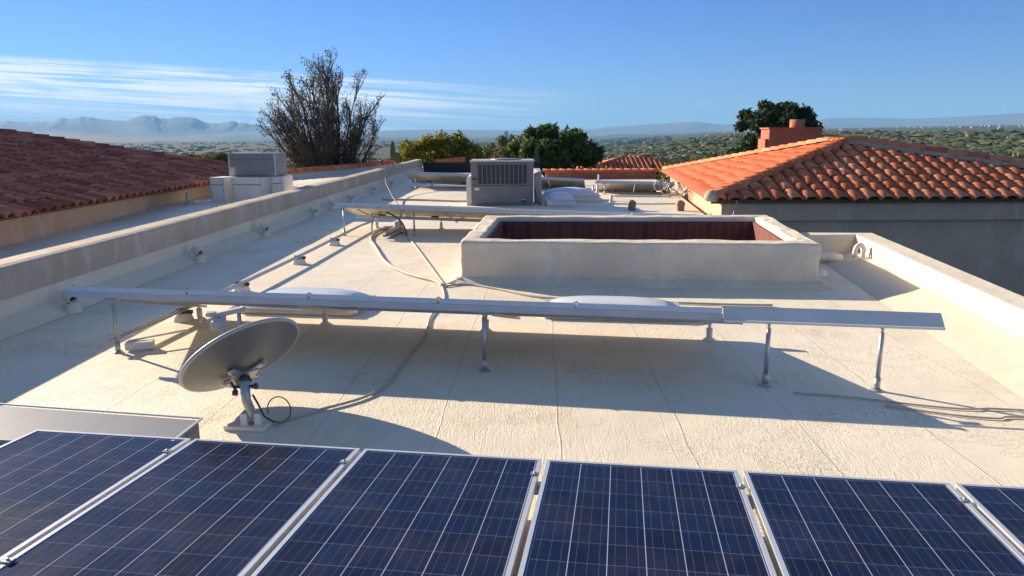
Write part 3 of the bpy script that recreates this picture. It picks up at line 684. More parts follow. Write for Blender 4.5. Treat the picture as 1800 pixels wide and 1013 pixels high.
# conduit on blocks along the left side
cd = empty('pipe_run', (-3.5, 12, 0), 'slim double pipe on small blocks running along the left side of the deck', 'pipe')
pl = [(-3.95, 7.0), (-3.72, 9.4), (-3.56, 11.8), (-3.46, 14.0), (-3.36, 16.2), (-3.2, 17.4)]
mb = MB(); mb.tube([(x, y, .13) for x, y in pl], .016, 8); mb.tube([(x + .05, y, .13) for x, y in pl], .016, 8); mb.build('pipe', M['galv'], cd)
for x, y in ((-3.53, 12.1), (-3.44, 14.2), (-3.80, 8.3), (-3.70, 9.9)):
    mb = MB(); mb.lathe([(.10, 0), (.085, .05), (.07, .09), (.001, .09)], (x, y, .002), 14, sx=1.25); a = mb.build('block', M['white_paint'], cd)
    mb = MB(); mb.box((x - .02, y, .115), (.09, .06, .05)); mb.box((x + .08, y, .105), (.06, .05, .04)); mb.build('pipe_clamp', M['black'], cd)
# junction clutter below row two
jx = empty('junction_post', (-2.55, 16.2, 0), 'small white roof penetration with pipes and cables under the second row', 'pipe')
mb = MB(); mb.lathe([(.24, 0), (.15, .04), (.09, .09), (.08, .20), (.001, .21)], (-2.5, 16.3, .002), 16); mb.build('pipe_boot', M['white_paint'], jx)
mb = MB(); mb.bar((-2.62, 15.1, .05), (-2.42, 16.2, .06), .06, .05); mb.bar((-2.50, 15.1, .05), (-2.36, 16.1, .06), .05, .05); mb.tube([(-2.5, 16.3, .18), (-2.46, 16.5, .35), (-2.5, 17.0, .40)], .02, 8); mb.build('pipe', M['galv'], jx)
cable('roof_cable', [(-3.2, 16.9, .3), (-2.9, 16.5, .42), (-2.6, 16.35, .33), (-2.4, 16.2, .18), (-2.2, 15.4, .03)], .018, M['darkcable'], 'dark cable hanging under the left end of the second panel row')
cable('bent_conduit', [(-3.02, 15.9, .0), (-3.02, 15.95, .2), (-2.98, 16.2, .36), (-2.8, 16.8, .42)], .018, M['galv'], 'bent metal conduit rising from the deck under the second panel row', 'pipe')

# scupper stubs with dark mouths along the left parapet
def scup(x, y, s_, lab):
    t = empty('scupper_pipe', (x, y, 0), lab, 'drain pipe', 'pipe stubs along the left parapet')
    ax = V(.72, -.62, -.22).normalized(); u = V(0, 0, 1).cross(ax).normalized(); v = ax.cross(u); A = Matrix((u, v, ax)).transposed()
    c = V(x, y, .20 * s_ + .04)
    mb = MB(); mb.lathe([(.12 * s_, -.22 * s_), (.088 * s_, -.02 * s_), (.082 * s_, .08 * s_), (.070 * s_, .08 * s_), (.066 * s_, -.04 * s_)], c, 18, A); mb.build('pipe_stub', M['white_paint'], t)
    mb = MB(); mb.lathe([(.066 * s_, .0), (.001, .0)], c + ax * (-.035 * s_), 18, A); mb.build('dark_mouth', M['black'], t)
    mb = MB(); mb.lathe([(.17 * s_, 0), (.13 * s_, .05), (.10 * s_, .12)], (x, y, .003), 16); mb.build('mortar_base', M['stucco'], t)
sc_ = ['directly left of the raised panel row end', 'second from the front', 'third from the front', 'fourth from the front', 'fifth from the front, before the second row', 'sixth, beyond the second panel row', 'seventh, well beyond the second panel row', 'farthest, near the back row']
for k, (x, y) in enumerate([(-5.26, 8.75), (-5.18, 12.3), (-5.1, 15.5), (-5.03, 19.2), (-4.99, 21.0), (-4.94, 23.3), (-4.88, 27.0), (-4.82, 30.5)]):
    scup(x - .07, y, .66, 'white pipe stub on the left parapet, ' + sc_[k])
# anchor with plate in the shade, foreground left
mb = MB(); mb.box((-3.72, 7.12, .05), (.26, .10, .08), Matrix.Rotation(.25, 3, 'Z')); mb.bar((-3.82, 7.10, .10), (-3.35, 7.45, .12), .03, .02)
tag(mb.build('roof_block', M['white_paint'], None, .01, origin=(-3.7, 7.1, 0)), 'small white block lying in the shade under the raised row', 'block')

# ------------------------------------------------------------------ domed skylights
def dome(x, y, w_, d_, h_, ch, label, rot=0, rd=False):
    t = empty('domed_skylight', (x, y, 0), label, 'skylight', 'domed skylights'); Mz = Matrix.Rotation(rot, 4, 'Z')
    mb = MB(); mb.box((x, y, ch / 2 + .002), (w_ * 1.04, d_ * 1.04, ch), Mz.to_3x3()); mb.build('curb', M['white_paint'], t, .02)
    mb = MB(); mb.box((x, y, ch + .013), (w_ * 1.08, d_ * 1.08, .02), Mz.to_3x3()); mb.build('flange', M['alu'], t)
    mb = MB(); n = 22; vs = []; fs = []
    for i in range(n + 1):
        for j in range(n + 1):
            u = -1 + 2 * i / n; v = -1 + 2 * j / n; z = h_ * max(0, (1 - abs(u) ** 3.2)) ** .6 * max(0, (1 - abs(v) ** 2.6)) ** .6
            if rd: q_ = max(abs(u), abs(v)); l_ = math.hypot(u, v) or 1; u, v = u * q_ / l_, v * q_ / l_; z = h_ * math.sqrt(max(0, 1 - q_ * q_))
            vs.append(V(x, y, ch + .024) + Mz.to_3x3() @ V(u * w_ / 2, v * d_ / 2, z))
    for i in range(n):
        for j in range(n): a = i * (n + 1) + j; fs.append((a, a + n + 1, a + n + 2, a + 1))
    mb.add(vs, fs, .5, True); mb.build('dome', M['dome'], t)
dome(-2.53, 8.95, 1.36, .8, .14, .06, 'frosted skylight dome behind the left part of the raised row', R(-8))
dome(1.18, 8.55, 1.50, .7, .11, .05, 'frosted skylight dome between the raised row and the light well', R(-8))
dome(1.85, 23.7, 1.75, 1.0, .24, .16, 'wide white skylight dome right of the grey rooftop unit', 0, True)
dome(1.45, 22.1, .80, .8, .20, .17, 'small round white dome in front of the wide dome beside the rooftop unit', 0, True)

# ------------------------------------------------------------------ rooftop cooling unit
ac = empty('rooftop_unit', (-.27, 22.5, 0), 'big grey rooftop cooling unit with a louvred upper half', 'air conditioner')
x0, x1, y0, y1, hh = -1.19, .655, 22.0, 23.3, 1.31
mb = MB(); mb.box(((x0 + x1) / 2, (y0 + y1) / 2, .04), (x1 - x0 - .06, y1 - y0 - .06, .08)); mb.build('base_rail', M['greypaint'], ac)
mb = MB(); mb.box(((x0 + x1) / 2, (y0 + y1) / 2, .08 + (hh - .10) / 2), (x1 - x0, y1 - y0, hh - .10)); mb.build('cabinet', M['greypaint'], ac, .012)
mb = MB(); mb.box(((x0 + x1) / 2, (y0 + y1) / 2, hh - .005), (x1 - x0 + .05, y1 - y0 + .05, .05)); mb.build('lid', M['greylight'], ac, .01)
mb = MB(); mb.box((x0 + .93, y0 - .006, .93), (1.46, .02, .56)); cg = mb.build('coil', M['coil'], ac)
for k in range(12):
    mb = MB(); mb.box((x0 + .205 + k * 1.45 / 11, y0 - .03, .93), (.022, .03, .58)); mb.build('louvre', M['greypaint'], ac)
mb = MB(); mb.box((x0 + .93, y0 - .028, .635), (1.52, .035, .03)); mb.box((x0 + .93, y0 - .028, 1.225), (1.52, .035, .03)); mb.build('grille_frame', M['greypaint'], ac)
mb = MB(); mb.box((x0 + .92, y0 - .008, .60), (1.80, .012, .012)); mb.build('panel_seam', M['black'], ac)
mb = MB(); mb.box((x0 + .17, y0 - .006, .50), (.13, .01, .075)); mb.build('rating_plate', M['label'], ac)
mb = MB(); mb.box((x1 - .30, y0 - .006, .135), (.14, .01, .05)); mb.build('rating_plate', M['black'], ac)
mb = MB()
for k in range(3): mb.box((x1 - .35 + k * .05, y0 - .006, .185), (.035, .01, .03))
mb.build('warning_sticker', M['label'], ac)
mb = MB(); mb.box((x0 + .10, y0 - .006, .79), (.15, .01, .05)); mb.build('maker_badge', M['black'], ac)
mb = MB(); mb.lathe([(.45, 0), (.45, .025), (.40, .035), (.001, .03)], ((x0 + x1) / 2 + .1, (y0 + y1) / 2, hh + .02), 28); mb.build('fan_guard', M['greypaint'], ac)
mb = MB(); mb.tube([(x1 + .03, y0 + .1, .50), (x1 + .07, y0 + .05, .30), (x1 + .07, y0, .12), (x1 + .22, y0 - .1, .04)], .02, 8); mb.build('power_whip', M['darkcable'], ac)
dh = empty('duct_hood', (-1.3, 22.6, 0), 'white curved duct hood against the left side of the rooftop unit', 'duct')
mb = MB(); pr = [(0, 0), (0, .78)] + [(.14 - .14 * math.cos(t), .78 + .09 * math.sin(t)) for t in np.linspace(0, math.pi / 2, 6)] + [(.30, .87), (.30, 0)]
vs = [V(-1.34 + a, 22.15, b + .002) for a, b in pr] + [V(-1.34 + a, 23.1, b + .002) for a, b in pr]; n_ = len(pr)
mb.add([q for q in vs], [tuple(range(n_)), tuple(reversed(range(n_, 2 * n_)))] + [(i, n_ + i, n_ + (i + 1) % n_, (i + 1) % n_) for i in range(n_)]); mb.build('hood_shell', M['white_paint'], dh)
mb = MB(); mb.box((-1.20, 22.14, .40), (.02, .02, .70)); mb.build('seam_strip', M['alu'], dh)
ub = empty('metal_cabinet', (.9, 22.9, 0), 'pale grey sloped metal cabinet against the right side of the rooftop unit', 'cabinet')
mb = MB(); vs = [V(.70, 22.6, .003), V(.92, 22.6, .003), V(.92, 22.6, .92), V(.70, 22.6, .80), V(.70, 24.2, .003), V(.92, 24.2, .003), V(.92, 24.2, 1.0), V(.70, 24.2, 1.0)]
mb.add(vs, [(0, 1, 2, 3), (7, 6, 5, 4), (0, 4, 5, 1), (1, 5, 6, 2), (2, 6, 7, 3), (3, 7, 4, 0)]); mb.build('cabinet_body', M['greylight'], ub, .01)
mb = MB(); mb.box((.82, 22.59, .25), (.14, .02, .30)); mb.build('disconnect_box', M['greylight'], ub, .01)

# vent pipes and caps to the right
def vent(x, y, h_, r_, lab, mat='white_paint', base=.12):
    t = empty('vent_pipe', (x, y, 0), lab, 'vent pipe', 'vent pipes'); mb = MB(); mb.tube([(x, y, 0), (x, y, h_)], r_, 10); mb.build('pipe', M[mat], t)
    mb = MB(); mb.lathe([(base, 0), (base * .7, .05), (r_ * 1.2, .10)], (x, y, .003), 14); mb.build('flashing', M['white_paint'], t)
vent(3.18, 27.2, .62, .035, 'tallest thin white vent pipe beside the short back row')
vent(2.74, 23.7, .50, .035, 'thin white vent pipe with wide boot, left of the short thick one', base=.22)
vent(3.0, 22.3, .28, .055, 'short thick vent pipe left of the brown capped vents')
vent(2.62, 23.9, .48, .03, 'thin pipe standing just left of the white vent pipe', 'galv')
for k, (x, y, lab) in enumerate([(3.33, 20.5, 'left brown capped vent behind the light well'), (4.63, 20.3, 'right brown capped vent beside the orange roofed house')]):
    t = empty('capped_vent', (x, y, 0), lab, 'vent', 'brown capped vents')
    mb = MB(); mb.box((x, y, .10), (.19, .17, .20)); mb.build('vent_body', M['brownpaint'], t, .02)
    mb = MB(); mb.tube([(x, y - .10, .185), (x, y + .10, .185)], .105, 16); mb.build('vent_cap', M['brownpaint'], t)
cable('conduit_line', [(3.4, 24.9), (4.6, 24.7), (5.3, 24.6)], .03, M['white_paint'], 'white pipe lying across the deck towards the heap by the house wall', 'pipe')
cable('conduit_line', [(3.1, 22.3), (4.2, 22.1), (4.9, 22.2)], .02, M['white_paint'], 'thin pipe running right from the short thick vent', 'pipe')
# heap of tangled metal by the house wall
mb = MB()
for k in range(26):
    a = V(random.uniform(5.0, 5.75), random.uniform(23.9, 25.4), random.uniform(.02, .35)); b = a + V(random.uniform(-.35, .35), random.uniform(-.4, .4), random.uniform(-.02, .35)); b.z = max(.02, b.z); mb.tube([a, (a + b) / 2 + V(0, 0, random.uniform(-.05, .12)), b], random.uniform(.012, .022), 5)
for k in range(2):
    c = V(5.0 + .35 * k, 25.2, .35); mb.tube([c + V(.17 * math.cos(t), 0, .2 * math.sin(t)) for t in np.linspace(0, 6.28, 16)], .014, 5)
tag(mb.build('scrap_heap', M['alu_matte'], None, origin=(5.3, 24.6, 0)), 'tangled heap of pale metal tubing against the house wall', 'scrap heap')
# things at the right end of the light well
gv = empty('gooseneck_vent', (5.55, 11.8, 0), 'white curved gooseneck vent against the right parapet corner', 'vent pipe')
mb = MB(); mb.tube([(5.60, 11.65, .02), (5.60, 11.65, .22)] + [(5.60 - .07 + .07 * math.cos(t), 11.65 - .02, .24 + .10 * math.sin(t)) for t in np.linspace(0, math.pi, 9)] + [(5.46, 11.63, .14)], .036, 12); mb.build('pipe', M['white_paint'], gv)
mb = MB(); mb.lathe([(.15, 0), (.10, .06), (.06, .10)], (5.60, 11.65, .003), 14); mb.build('flashing', M['white_paint'], gv)
sd = empty('roof_hatch_duct', (4.75, 11.6, 0), 'low rounded duct between the light well and the right parapet', 'duct')
mb = MB(); mb.tube([(4.50, 11.95, .13), (4.62, 11.92, .13), (5.2, 11.9, .11), (5.35, 11.9, .06)], .085, 16); mb.build('duct_body', M['white_paint'], sd)
mb = MB(); mb.tube([(4.47, 11.7, .12), (4.56, 11.7, .10)], .10, 16); mb.build('end_collar', M['darkcable'], sd)
mb = MB(); mb.lathe([(.22, 0), (.20, .06), (.10, .10), (.001, .10)], (4.52, 10.95, .003), 18); mb.build('round_pad', M['white_paint'], sd)

# ------------------------------------------------------------------ barrel tile roofs
def in_poly(p, poly):
    ins = False; n = len(poly)
    for i in range(n):
        x1, y1 = poly[i]; x2, y2 = poly[(i + 1) % n]
        if (y1 > p[1]) != (y2 > p[1]) and p[0] < (x2 - x1) * (p[1] - y1) / (y2 - y1) + x1: ins = not ins
    return ins
def tile_facet(mb, A, B, poly3, pitch=.30, expo=.40, r0=.115, r1=.092, flat=1.0, skip=0, over=.10, seg=7, jit=.012, lift=.035):
    """A->B eave direction, poly3 facet outline; writes barrel tiles laid up the slope"""
    A = Vector(A); B = Vector(B); u = (B - A).normalized(); q = [Vector(p) for p in poly3]
    nrm = (q[1] - q[0]).cross(q[2] - q[0]).normalized(); nrm = nrm if nrm.z > 0 else -nrm
    v = nrm.cross(u).normalized(); v = v if v.z > 0 else -v
    p2 = [((p - A).dot(u), (p - A).dot(v)) for p in q]; um = max(p[0] for p in p2); u0 = min(p[0] for p in p2); vm = max(p[1] for p in p2)
    nc = int((um - u0) / pitch)
    for c in range(nc + 1):
        cu_ = u0 + (c + .5) * pitch; coff = random.uniform(-.06, .06)
        for k in range(int(vm / expo) + 1):
            v0 = k * expo + (coff if k else 0) - (over if k == 0 else 0)
            if not in_poly((cu_, max(.03, v0 + expo * .5)), p2): continue
            vl = (k + 1) * expo + coff + .03; slip = random.random() < .035; v0 -= random.uniform(.04, .10) if slip else 0; j = random.uniform(-jit, jit) * (3 if slip else 1); j2 = random.uniform(-jit, jit); hz_ = random.uniform(0, .012); rnd = random.random()
            vs = []
            for vv, rad, lift in ((v0, r0, lift + hz_), (vl, r1, .0)):
                for i in range(seg + 1):
                    t = math.pi * i / seg; vs.append(A + u * (cu_ + (j if vv == v0 else j2) - math.cos(t) * rad) + v * vv + nrm * (math.sin(t) * rad * flat + lift))
            for i in range(seg + 1):
                t = math.pi * i / seg; vs.append(A + u * (cu_ + j - math.cos(t) * (r0 - .018)) + v * v0 + nrm * (math.sin(t) * (r0 - .018) * flat + .95 * lift - .003 + hz_))
            m_ = seg + 1
            for i in range(seg + 1):
                t = math.pi * i / seg; vs.append(A + u * (cu_ + j - math.cos(t) * (r0 - .018)) + v * (v0 + .12) + nrm * (math.sin(t) * (r0 - .018) * flat + .6 * lift + hz_))
            fs = [(i, i + 1, m_ + i + 1, m_ + i) for i in range(seg)]
            mb.add(vs, fs, rnd, True)
            b = len(mb.v) - len(vs); ex_ = [(b + i + 1, b + i, b + 2 * m_ + i, b + 2 * m_ + i + 1) for i in range(seg)] + [(b + 2 * m_ + i + 1, b + 2 * m_ + i, b + 3 * m_ + i, b + 3 * m_ + i + 1) for i in range(seg)]
            mb.f += ex_; mb.a += [rnd * .6] * len(ex_); mb.sm += [False] * len(ex_)
def ridge(mb, a, b, n, r=.13, seg=8):
    a = Vector(a); b = Vector(b); t = (b - a).normalized(); s_ = t.cross(V(0, 0, 1)).normalized(); up = s_.cross(t)
    Ls = (b - a).length / n
    for k in range(n):
        p = a + t * Ls * k; vs = []; rnd = random.random()
        for d, rad, lf in ((-.03, r, .02), (Ls, r * .85, 0)):
            vs += [p + t * d + s_ * math.cos(math.pi * i / seg) * rad + up * (math.sin(math.pi * i / seg) * rad + lf) for i in range(seg + 1)]
        vs += [p - t * .03 + s_ * math.cos(math.pi * i / seg) * (r - .02) + up * (math.sin(math.pi * i / seg) * (r - .02) + .02) for i in range(seg + 1)]
        mb.add(vs, [(i, i + 1, seg + 2 + i, seg + 1 + i) for i in range(seg)], rnd, True); b_ = len(mb.v) - len(vs)
        q = [(b_ + i + 1, b_ + i, b_ + 2 * (seg + 1) + i, b_ + 2 * (seg + 1) + i + 1) for i in range(seg)]; mb.f += q; mb.a += [rnd * .5] * seg; mb.sm += [False] * seg

# ---- right house
rh = empty('tiled_house', (10, 24, -4.3), 'house with a bright orange barrel tile hip roof at the right', 'house')
HA = V(4.80, 17.88, .53); HB = V(6.45, 32.0, .53); HP = V(9.55, 21.5, 1.78); HP2 = V(9.75, 23.1, 1.80); HC = V(17.3, 17.88, .53); HD = V(19, 32.0, .53)
wm_ = MB(); wm_.prism([(5.15, 18.2), (17.0, 18.2), (18.6, 31.7), (6.75, 31.7)], -4.4, .46); wm_.build('wall', M['housewall'], rh)
mb = MB(); mb.prism([(5.12, 18.05), (17.0, 18.05), (17.0, 18.199), (5.12, 18.199)], -.02, .40); mb.build('wall_band', M['housewall'], rh)
mb = MB(); mb.prism([(HA.x + .02, 17.93), (HC.x, 17.93), (HC.x, 18.14), (HA.x + .24, 18.14)], .41, .525); mb.build('fascia', M['wood'], rh)
mb = MB(); mb.prism([(HA.x + .22, 18.12), (HA.x + .40, 18.12), (6.78, 31.9), (6.55, 31.9)], .40, .50); mb.build('eave_soffit', M['housewall'], rh)
rf = MB(); rf.add([HA, HC, HP], [(0, 1, 2)]); rf.add([HC, HD, HP2, HP], [(0, 1, 2, 3)]); rf.add([HD, HB, HP2], [(0, 1, 2)]); rf.add([HA - V(0, 0, .02), HC - V(0, 0, .02), HD - V(0, 0, .02), HB - V(0, 0, .02)], [(3, 2, 1, 0)])
rf.add([HA, HP, HP2, HB], [(0, 1, 2, 3)])
ro = rf.build('roof', M['pan'], rh)
mb = MB(); tile_facet(mb, HA, HC, [HA, HC, HP], .37, .44, .162, .132, .56, lift=.082, jit=.02); mb.build('front_tiles', M['tile'], ro)
mb = MB(); tile_facet(mb, HB, HA, [HA, HB, HP2, HP], .30, .42, .145, .132, .22, lift=.014); mb.build('side_tiles', M['tile_side'], ro)
mb = MB(); d = (HP - HA).normalized(); s_ = d.cross(V(0, 0, 1)).normalized(); ridge(mb, HA + V(.1, .1, .03), HP + V(0, 0, .03), 13, .16); ridge(mb, HP + V(0, 0, .03), HP2 + V(0, 0, .03), 4, .14); mb.build('ridge_tiles', M['tile'], ro)
mb = MB(); ridge(mb, HC + V(-.1, .1, .10), HP + V(0, 0, .10), 17, .15); mb.build('ridge_tiles', M['tile'], ro)
mb = MB(); mb.bar(HC + V(-.1, .1, .05), HP + V(0, 0, .05), .34, .10); mb.build('hip_mortar', M['mortar'], ro)
mb = MB(); ridge(mb, HB + V(.1, -.1, .03), HP2 + V(0, 0, .03), 22, .13); mb.build('ridge_tiles', M['tile'], ro)
mb = MB(); mb.lathe([(.001, .20), (.10, .18), (.17, .08), (.18, -.04), (.10, -.08)], HA + V(.02, .02, .02), 14); mb.build('corner_mortar', M['mortar'], ro)
mb = MB(); mb.box((10.75, 29.0, 1.50), (2.0, .95, 1.45)); mb.box((10.75, 29.0, 2.245), (2.10, 1.05, .05)); ch = mb.build('chimney', M['redwall'], ro)
mb = MB(); mb.box((9.70, 29.0, 1.1), (.14, .8, 1.5)); mb.build('chimney_buttress', M['redwall'], ch)
mb = MB(); mb.lathe([(.27, 0), (.27, .30), (.22, .30), (.20, .05)], (10.95, 29.0, 2.27), 18); mb.build('chimney_pot', M['redwall'], ch)
cable('drip_pipe', [(5.32, 17.8, .02), (5.36, 17.8, .25), (5.42, 17.8, .50)], .015, M['galv'], 'thin metal rod standing at the orange roof corner', 'pipe')
# ---- left house
lh = empty('tiled_house', (-13, 16, -4.3), 'house with a dark weathered red tile roof at the left', 'house')
LA = V(-8.72, 6.0, .75); LB = V(-8.70, 27.0, .75); LP = V(-16.7, 19.0, 2.72); LP0 = V(-16.7, 6.0, 2.72)
mb = MB(); mb.prism([(-17, 5.5), (-9.02, 5.5), (-9.02, 18.3), (-9.15, 18.3), (-9.15, 26.6), (-17, 26.6)], -4.4, .66); mb.build('wall', M['housewall'], lh)
mb = MB(); mb.box((-8.86, 16.5, .70), (.20, 21.0, .05)); mb.build('fascia', M['wood'], lh)
rf = MB(); rf.add([LA, LB, LP, LP0], [(0, 1, 2, 3)]); rf.add([LB, V(-24.7, 27, .75), LP], [(0, 1, 2)]); rf.add([LA - V(0, 0, .02), LB - V(0, 0, .02), V(-24.7, 27, .73), V(-24.7, 6, .73)], [(3, 2, 1, 0)]); rf.add([LP0, LP, V(-24.7, 27, .75), V(-24.7, 6, .75)], [(0, 1, 2, 3)])
lro = rf.build('roof', M['pan'], lh)
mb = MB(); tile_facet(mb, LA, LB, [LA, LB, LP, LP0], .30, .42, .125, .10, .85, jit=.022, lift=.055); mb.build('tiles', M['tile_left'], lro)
mb = MB(); ridge(mb, LB + V(-.1, -.1, .03), LP + V(0, 0, .04), 28, .15); mb.build('ridge_tiles', M['tile_left'], lro)
# ---- side deck between left house and parapet
sdk = MB(); sdk.prism([(-9.1, 4), (lx(4) - .31, 4), (lx(19) - .31, 19), (lx(42) - .31, 42), (-9.6, 42), (-9.1, 19)], -4.35, [.02, .02, .31, .31, .31, .31])
tag(sdk.build('side_deck', M['deck2']), kind='structure')
# flat sheet-metal boxes stacked on the side deck
def mbox(c, s_, rot, lab, mat='galv'):
    t = empty('duct_box', (c[0], c[1], c[2] - s_[2] / 2), lab, 'metal box', 'sheet metal duct boxes'); Mz = Matrix.Rotation(rot, 3, 'Z')
    mb = MB(); mb.box(c, s_, Mz); mb.build('box_shell', M[mat], t, .02)
    for sx in (-1, 1): mb = MB(); mb.box(Vector(c) + Mz @ V(sx * (s_[0] / 2 - .03), -s_[1] / 2 - .004, 0), (.04, .012, s_[2] * .98), Mz); mb.build('corner_trim', M['alu'], t)
    mb = MB(); mb.box(Vector(c) + Mz @ V(0, -s_[1] / 2 - .003, s_[2] * .22), (s_[0] * .9, .008, .018), Mz); mb.build('flange_seam', M['greypaint'], t)
mbox((-7.95, 20.6, .62), (.45, .6, .70), -.25, 'pale sheet metal box at the left of the duct stack', 'box_cream')
mbox((-7.14, 20.6, .62), (.93, .6, .70), -.22, 'pale sheet metal box in the middle of the duct stack', 'box_cream')
mbox((-6.44, 20.95, .62), (.36, .7, .72), -.10, 'upright sheet metal duct at the right of the stack', 'box_cream')
mbox((-7.08, 20.95, 1.30), (1.38, .72, .62), -.12, 'large grey sheet metal box lying on top of the duct stack', 'box_grey')
pl_ = MB(); pl_.box((-7.66, 20.55, 1.12), (.10, .012, .22), Matrix.Rotation(-.12, 3, 'Z')); pl_.build('label_plate', M['label'], [o for o in bpy.data.objects if str(o.get('label', '')).startswith('large grey sheet')][0])
for k, (x, y, lab) in enumerate([(-8.55, 19.6, 'left side tripod bracket near the duct boxes')]):
    mb = MB(); mb.tube([(x, y, .26), (x, y, .62)], .045, 8)
    for a in (0, 2.1, 4.2): mb.tube([(x, y, .42), (x + .28 * math.cos(a), y + .28 * math.sin(a), .27)], .014, 6)
    tag(mb.build('tripod_bracket', M['greylight'], None, origin=(x, y, .26)), 'small metal tripod bracket standing on the side deck by the duct boxes', 'bracket')
cable('side_conduit', [(-7.3, 8, .12), (-7.2, 11, .15), (-7.05, 14, .20), (-6.9, 17, .27), (-6.8, 18.5, .30)], .035, M['cable'], 'lumpy pale conduit lying along the side deck', 'pipe', jit=.02)
# walls beyond
gw = empty('garden_wall', (-6, 34, 0), 'pale garden wall capped with red tiles behind the duct boxes', 'wall')
mb = MB(); mb.prism([(-9.4, 30.2), (-6.0, 37.6), (-6.1, 37.9), (-9.7, 30.4)], -4.2, [.50, .62, .62, .50]); mb.build('wall_body', M['whitewall'], gw)
mb = MB(); ridge(mb, (-9.6, 30.1, .50), (-5.95, 37.9, .62), 14, .20); mb.build('coping_tiles', M['tile'], gw)
bw = empty('back_parapet', (4, 35, 0), 'low back parapet topped with red barrel tiles', 'wall')
mb = MB(); mb.prism([(1.6, 34.9), (6.75, 34.9), (6.75, 35.2), (1.6, 35.2)], .002, .32); mb.build('wall_body', M['redwall'], bw)
mb = MB(); ridge(mb, (1.5, 35.0, .30), (6.85, 35.0, .30), 14, .17); mb.build('coping_tiles', M['tile'], bw)
fc = empty('screen_fence', (-1.8, 41.5, 0), 'dark screen fence across the back of the roof', 'fence')
mb = MB(); mb.box((-1.6, 41.5, .22), (6.5, .05, .68)); mb.build('screen', M['fence'], fc)
for x in (-4.7, -2.6, -.5, 1.55): mb = MB(); mb.box((x, 41.44, .25), (.07, .07, .74)); mb.build('post', M['fence'], fc)
mb = MB(); mb.prism([(-4.5, 44), (-2.7, 44), (-2.7, 44.3), (-4.5, 44.3)], -4.2, [.62, .80, .80, .62]); mb.build('wall_body', M['redwall'], None)
o = bpy.data.objects['wall_body' if False else mb and [x for x in bpy.data.objects if x.name.startswith('wall_body') and x.parent is None][0].name]; o.name = 'sloped_wall'; tag(o, 'short sloping pink wall behind the dark screen fence', 'wall')

# ---- small far houses
def small_house(cx, cy, wx, wy, ze, zr, label, chim=None, pit=.34):
    t = empty('tiled_house', (cx, cy, -5), label, 'house', 'orange roofed houses beyond the deck')
    mb = MB(); mb.box((cx, cy, ze - 2.5), (wx - .8, wy - .8, 4.9)); mb.build('wall', M['housewall'], t)
    a = V(cx - wx / 2, cy - wy / 2, ze); b = V(cx + wx / 2, cy - wy / 2, ze); c = V(cx + wx / 2, cy + wy / 2, ze); d = V(cx - wx / 2, cy + wy / 2, ze); k = min(wx, wy) / 2 * .999
    p = V(cx - wx / 2 + k, cy, zr); q = V(cx + wx / 2 - k, cy, zr)
    rf = MB(); rf.add([a, b, q, p], [(0, 1, 2, 3)]); rf.add([b, c, q], [(0, 1, 2)]); rf.add([c, d, p, q], [(0, 1, 2, 3)]); rf.add([d, a, p], [(0, 1, 2)]); r_ = rf.build('roof', M['pan_smooth'], t)
    mb = MB(); tile_facet(mb, a, b, [a, b, q, p], pit, .5, pit * .42, pit * .34, seg=4); tile_facet(mb, d, a, [d, a, p], pit, .5, pit * .42, pit * .34, .6, seg=4); mb.build('tiles', M['tile'], r_)
    for e0, e1 in ((a, p), (b, q)): mb = MB(); ridge(mb, e0, e1, 14, .16, 5); mb.build('ridge_tiles', M['tile'], r_)
    return t, r_
h1, r1 = small_house(9.2, 57, 9.0, 8.0, -.75, .35, 'distant house with an orange tile roof and chimney beyond the back parapet')
mb = MB(); mb.box((5.9, 56, .1), (1.0, .9, 1.6)); cc = mb.build('chimney', M['redwall'], r1)
mb = MB(); mb.lathe([(.25, 0), (.22, .25), (.34, .35), (.34, .45), (.15, .55), (.14, .75), (.001, .8)], (5.9, 56, .9), 12); mb.build('chimney_pot', M['redwall'], cc)
small_house(-1.1, 78, 7.0, 6.5, -.6, .45, 'distant house whose orange roof peeps between the two green trees')
small_house(62, 178, 20, 14, -8, -4.5, 'pink house half hidden in scrub on the right slope', pit=.8)
small_house(50, 205, 12, 10, -9, -6, 'smaller house in the scrub left of the pink one', pit=.8)

# ================================================================== PLANTS
def crown(name, parts, mat, parent, n, size, aspect=1.6, light=(0, 0, 1)):
    """parts: [(centre, radii)] clumps; leaves scattered through the outer shells with ragged lumps"""
    C = []; RD = []; tot = sum(p[1][0] * p[1][2] for p in parts)
    for c, rad in parts:
        k = int(n * rad[0] * rad[2] / tot); u = rng.normal(size=(k, 3)); u /= np.linalg.norm(u, axis=1)[:, None]
        lump = 1 + .16 * np.sin(u[:, 0] * 7 + c[0] * 3) * np.sin(u[:, 1] * 6 + c[1]) + .14 * np.sin(u[:, 2] * 8 + u[:, 0] * 5)
        rr_ = rng.uniform(.0, 1, k) ** .45 * lump
        C.append(np.array(c) + u * rr_[:, None] * np.array(rad)); RD.append(np.clip(rng.uniform(0, .65) * .6 + rng.uniform(0, .6, k), 0, 1))
    C = np.concatenate(C); q, f = leaves_mesh(C, np.ones((len(C), 1)), size, aspect); off = ORG[parent.name]
    q = q - np.array([off.x, off.y, off.z]); return npmesh(name, q, f, mat, np.concatenate(RD), parent)
def trunk(parent, base, tops, r0, mat='bark'):
    mb = MB(); base = Vector(base)
    for t in tops:
        t = Vector(t); m1 = base.lerp(t, .5) + V(random.uniform(-.2, .2), random.uniform(-.2, .2), 0); mb.tube([base, base.lerp(m1, .6), m1, t], r0, 7, r0 * .25)
    mb.build('trunk', M[mat], parent)
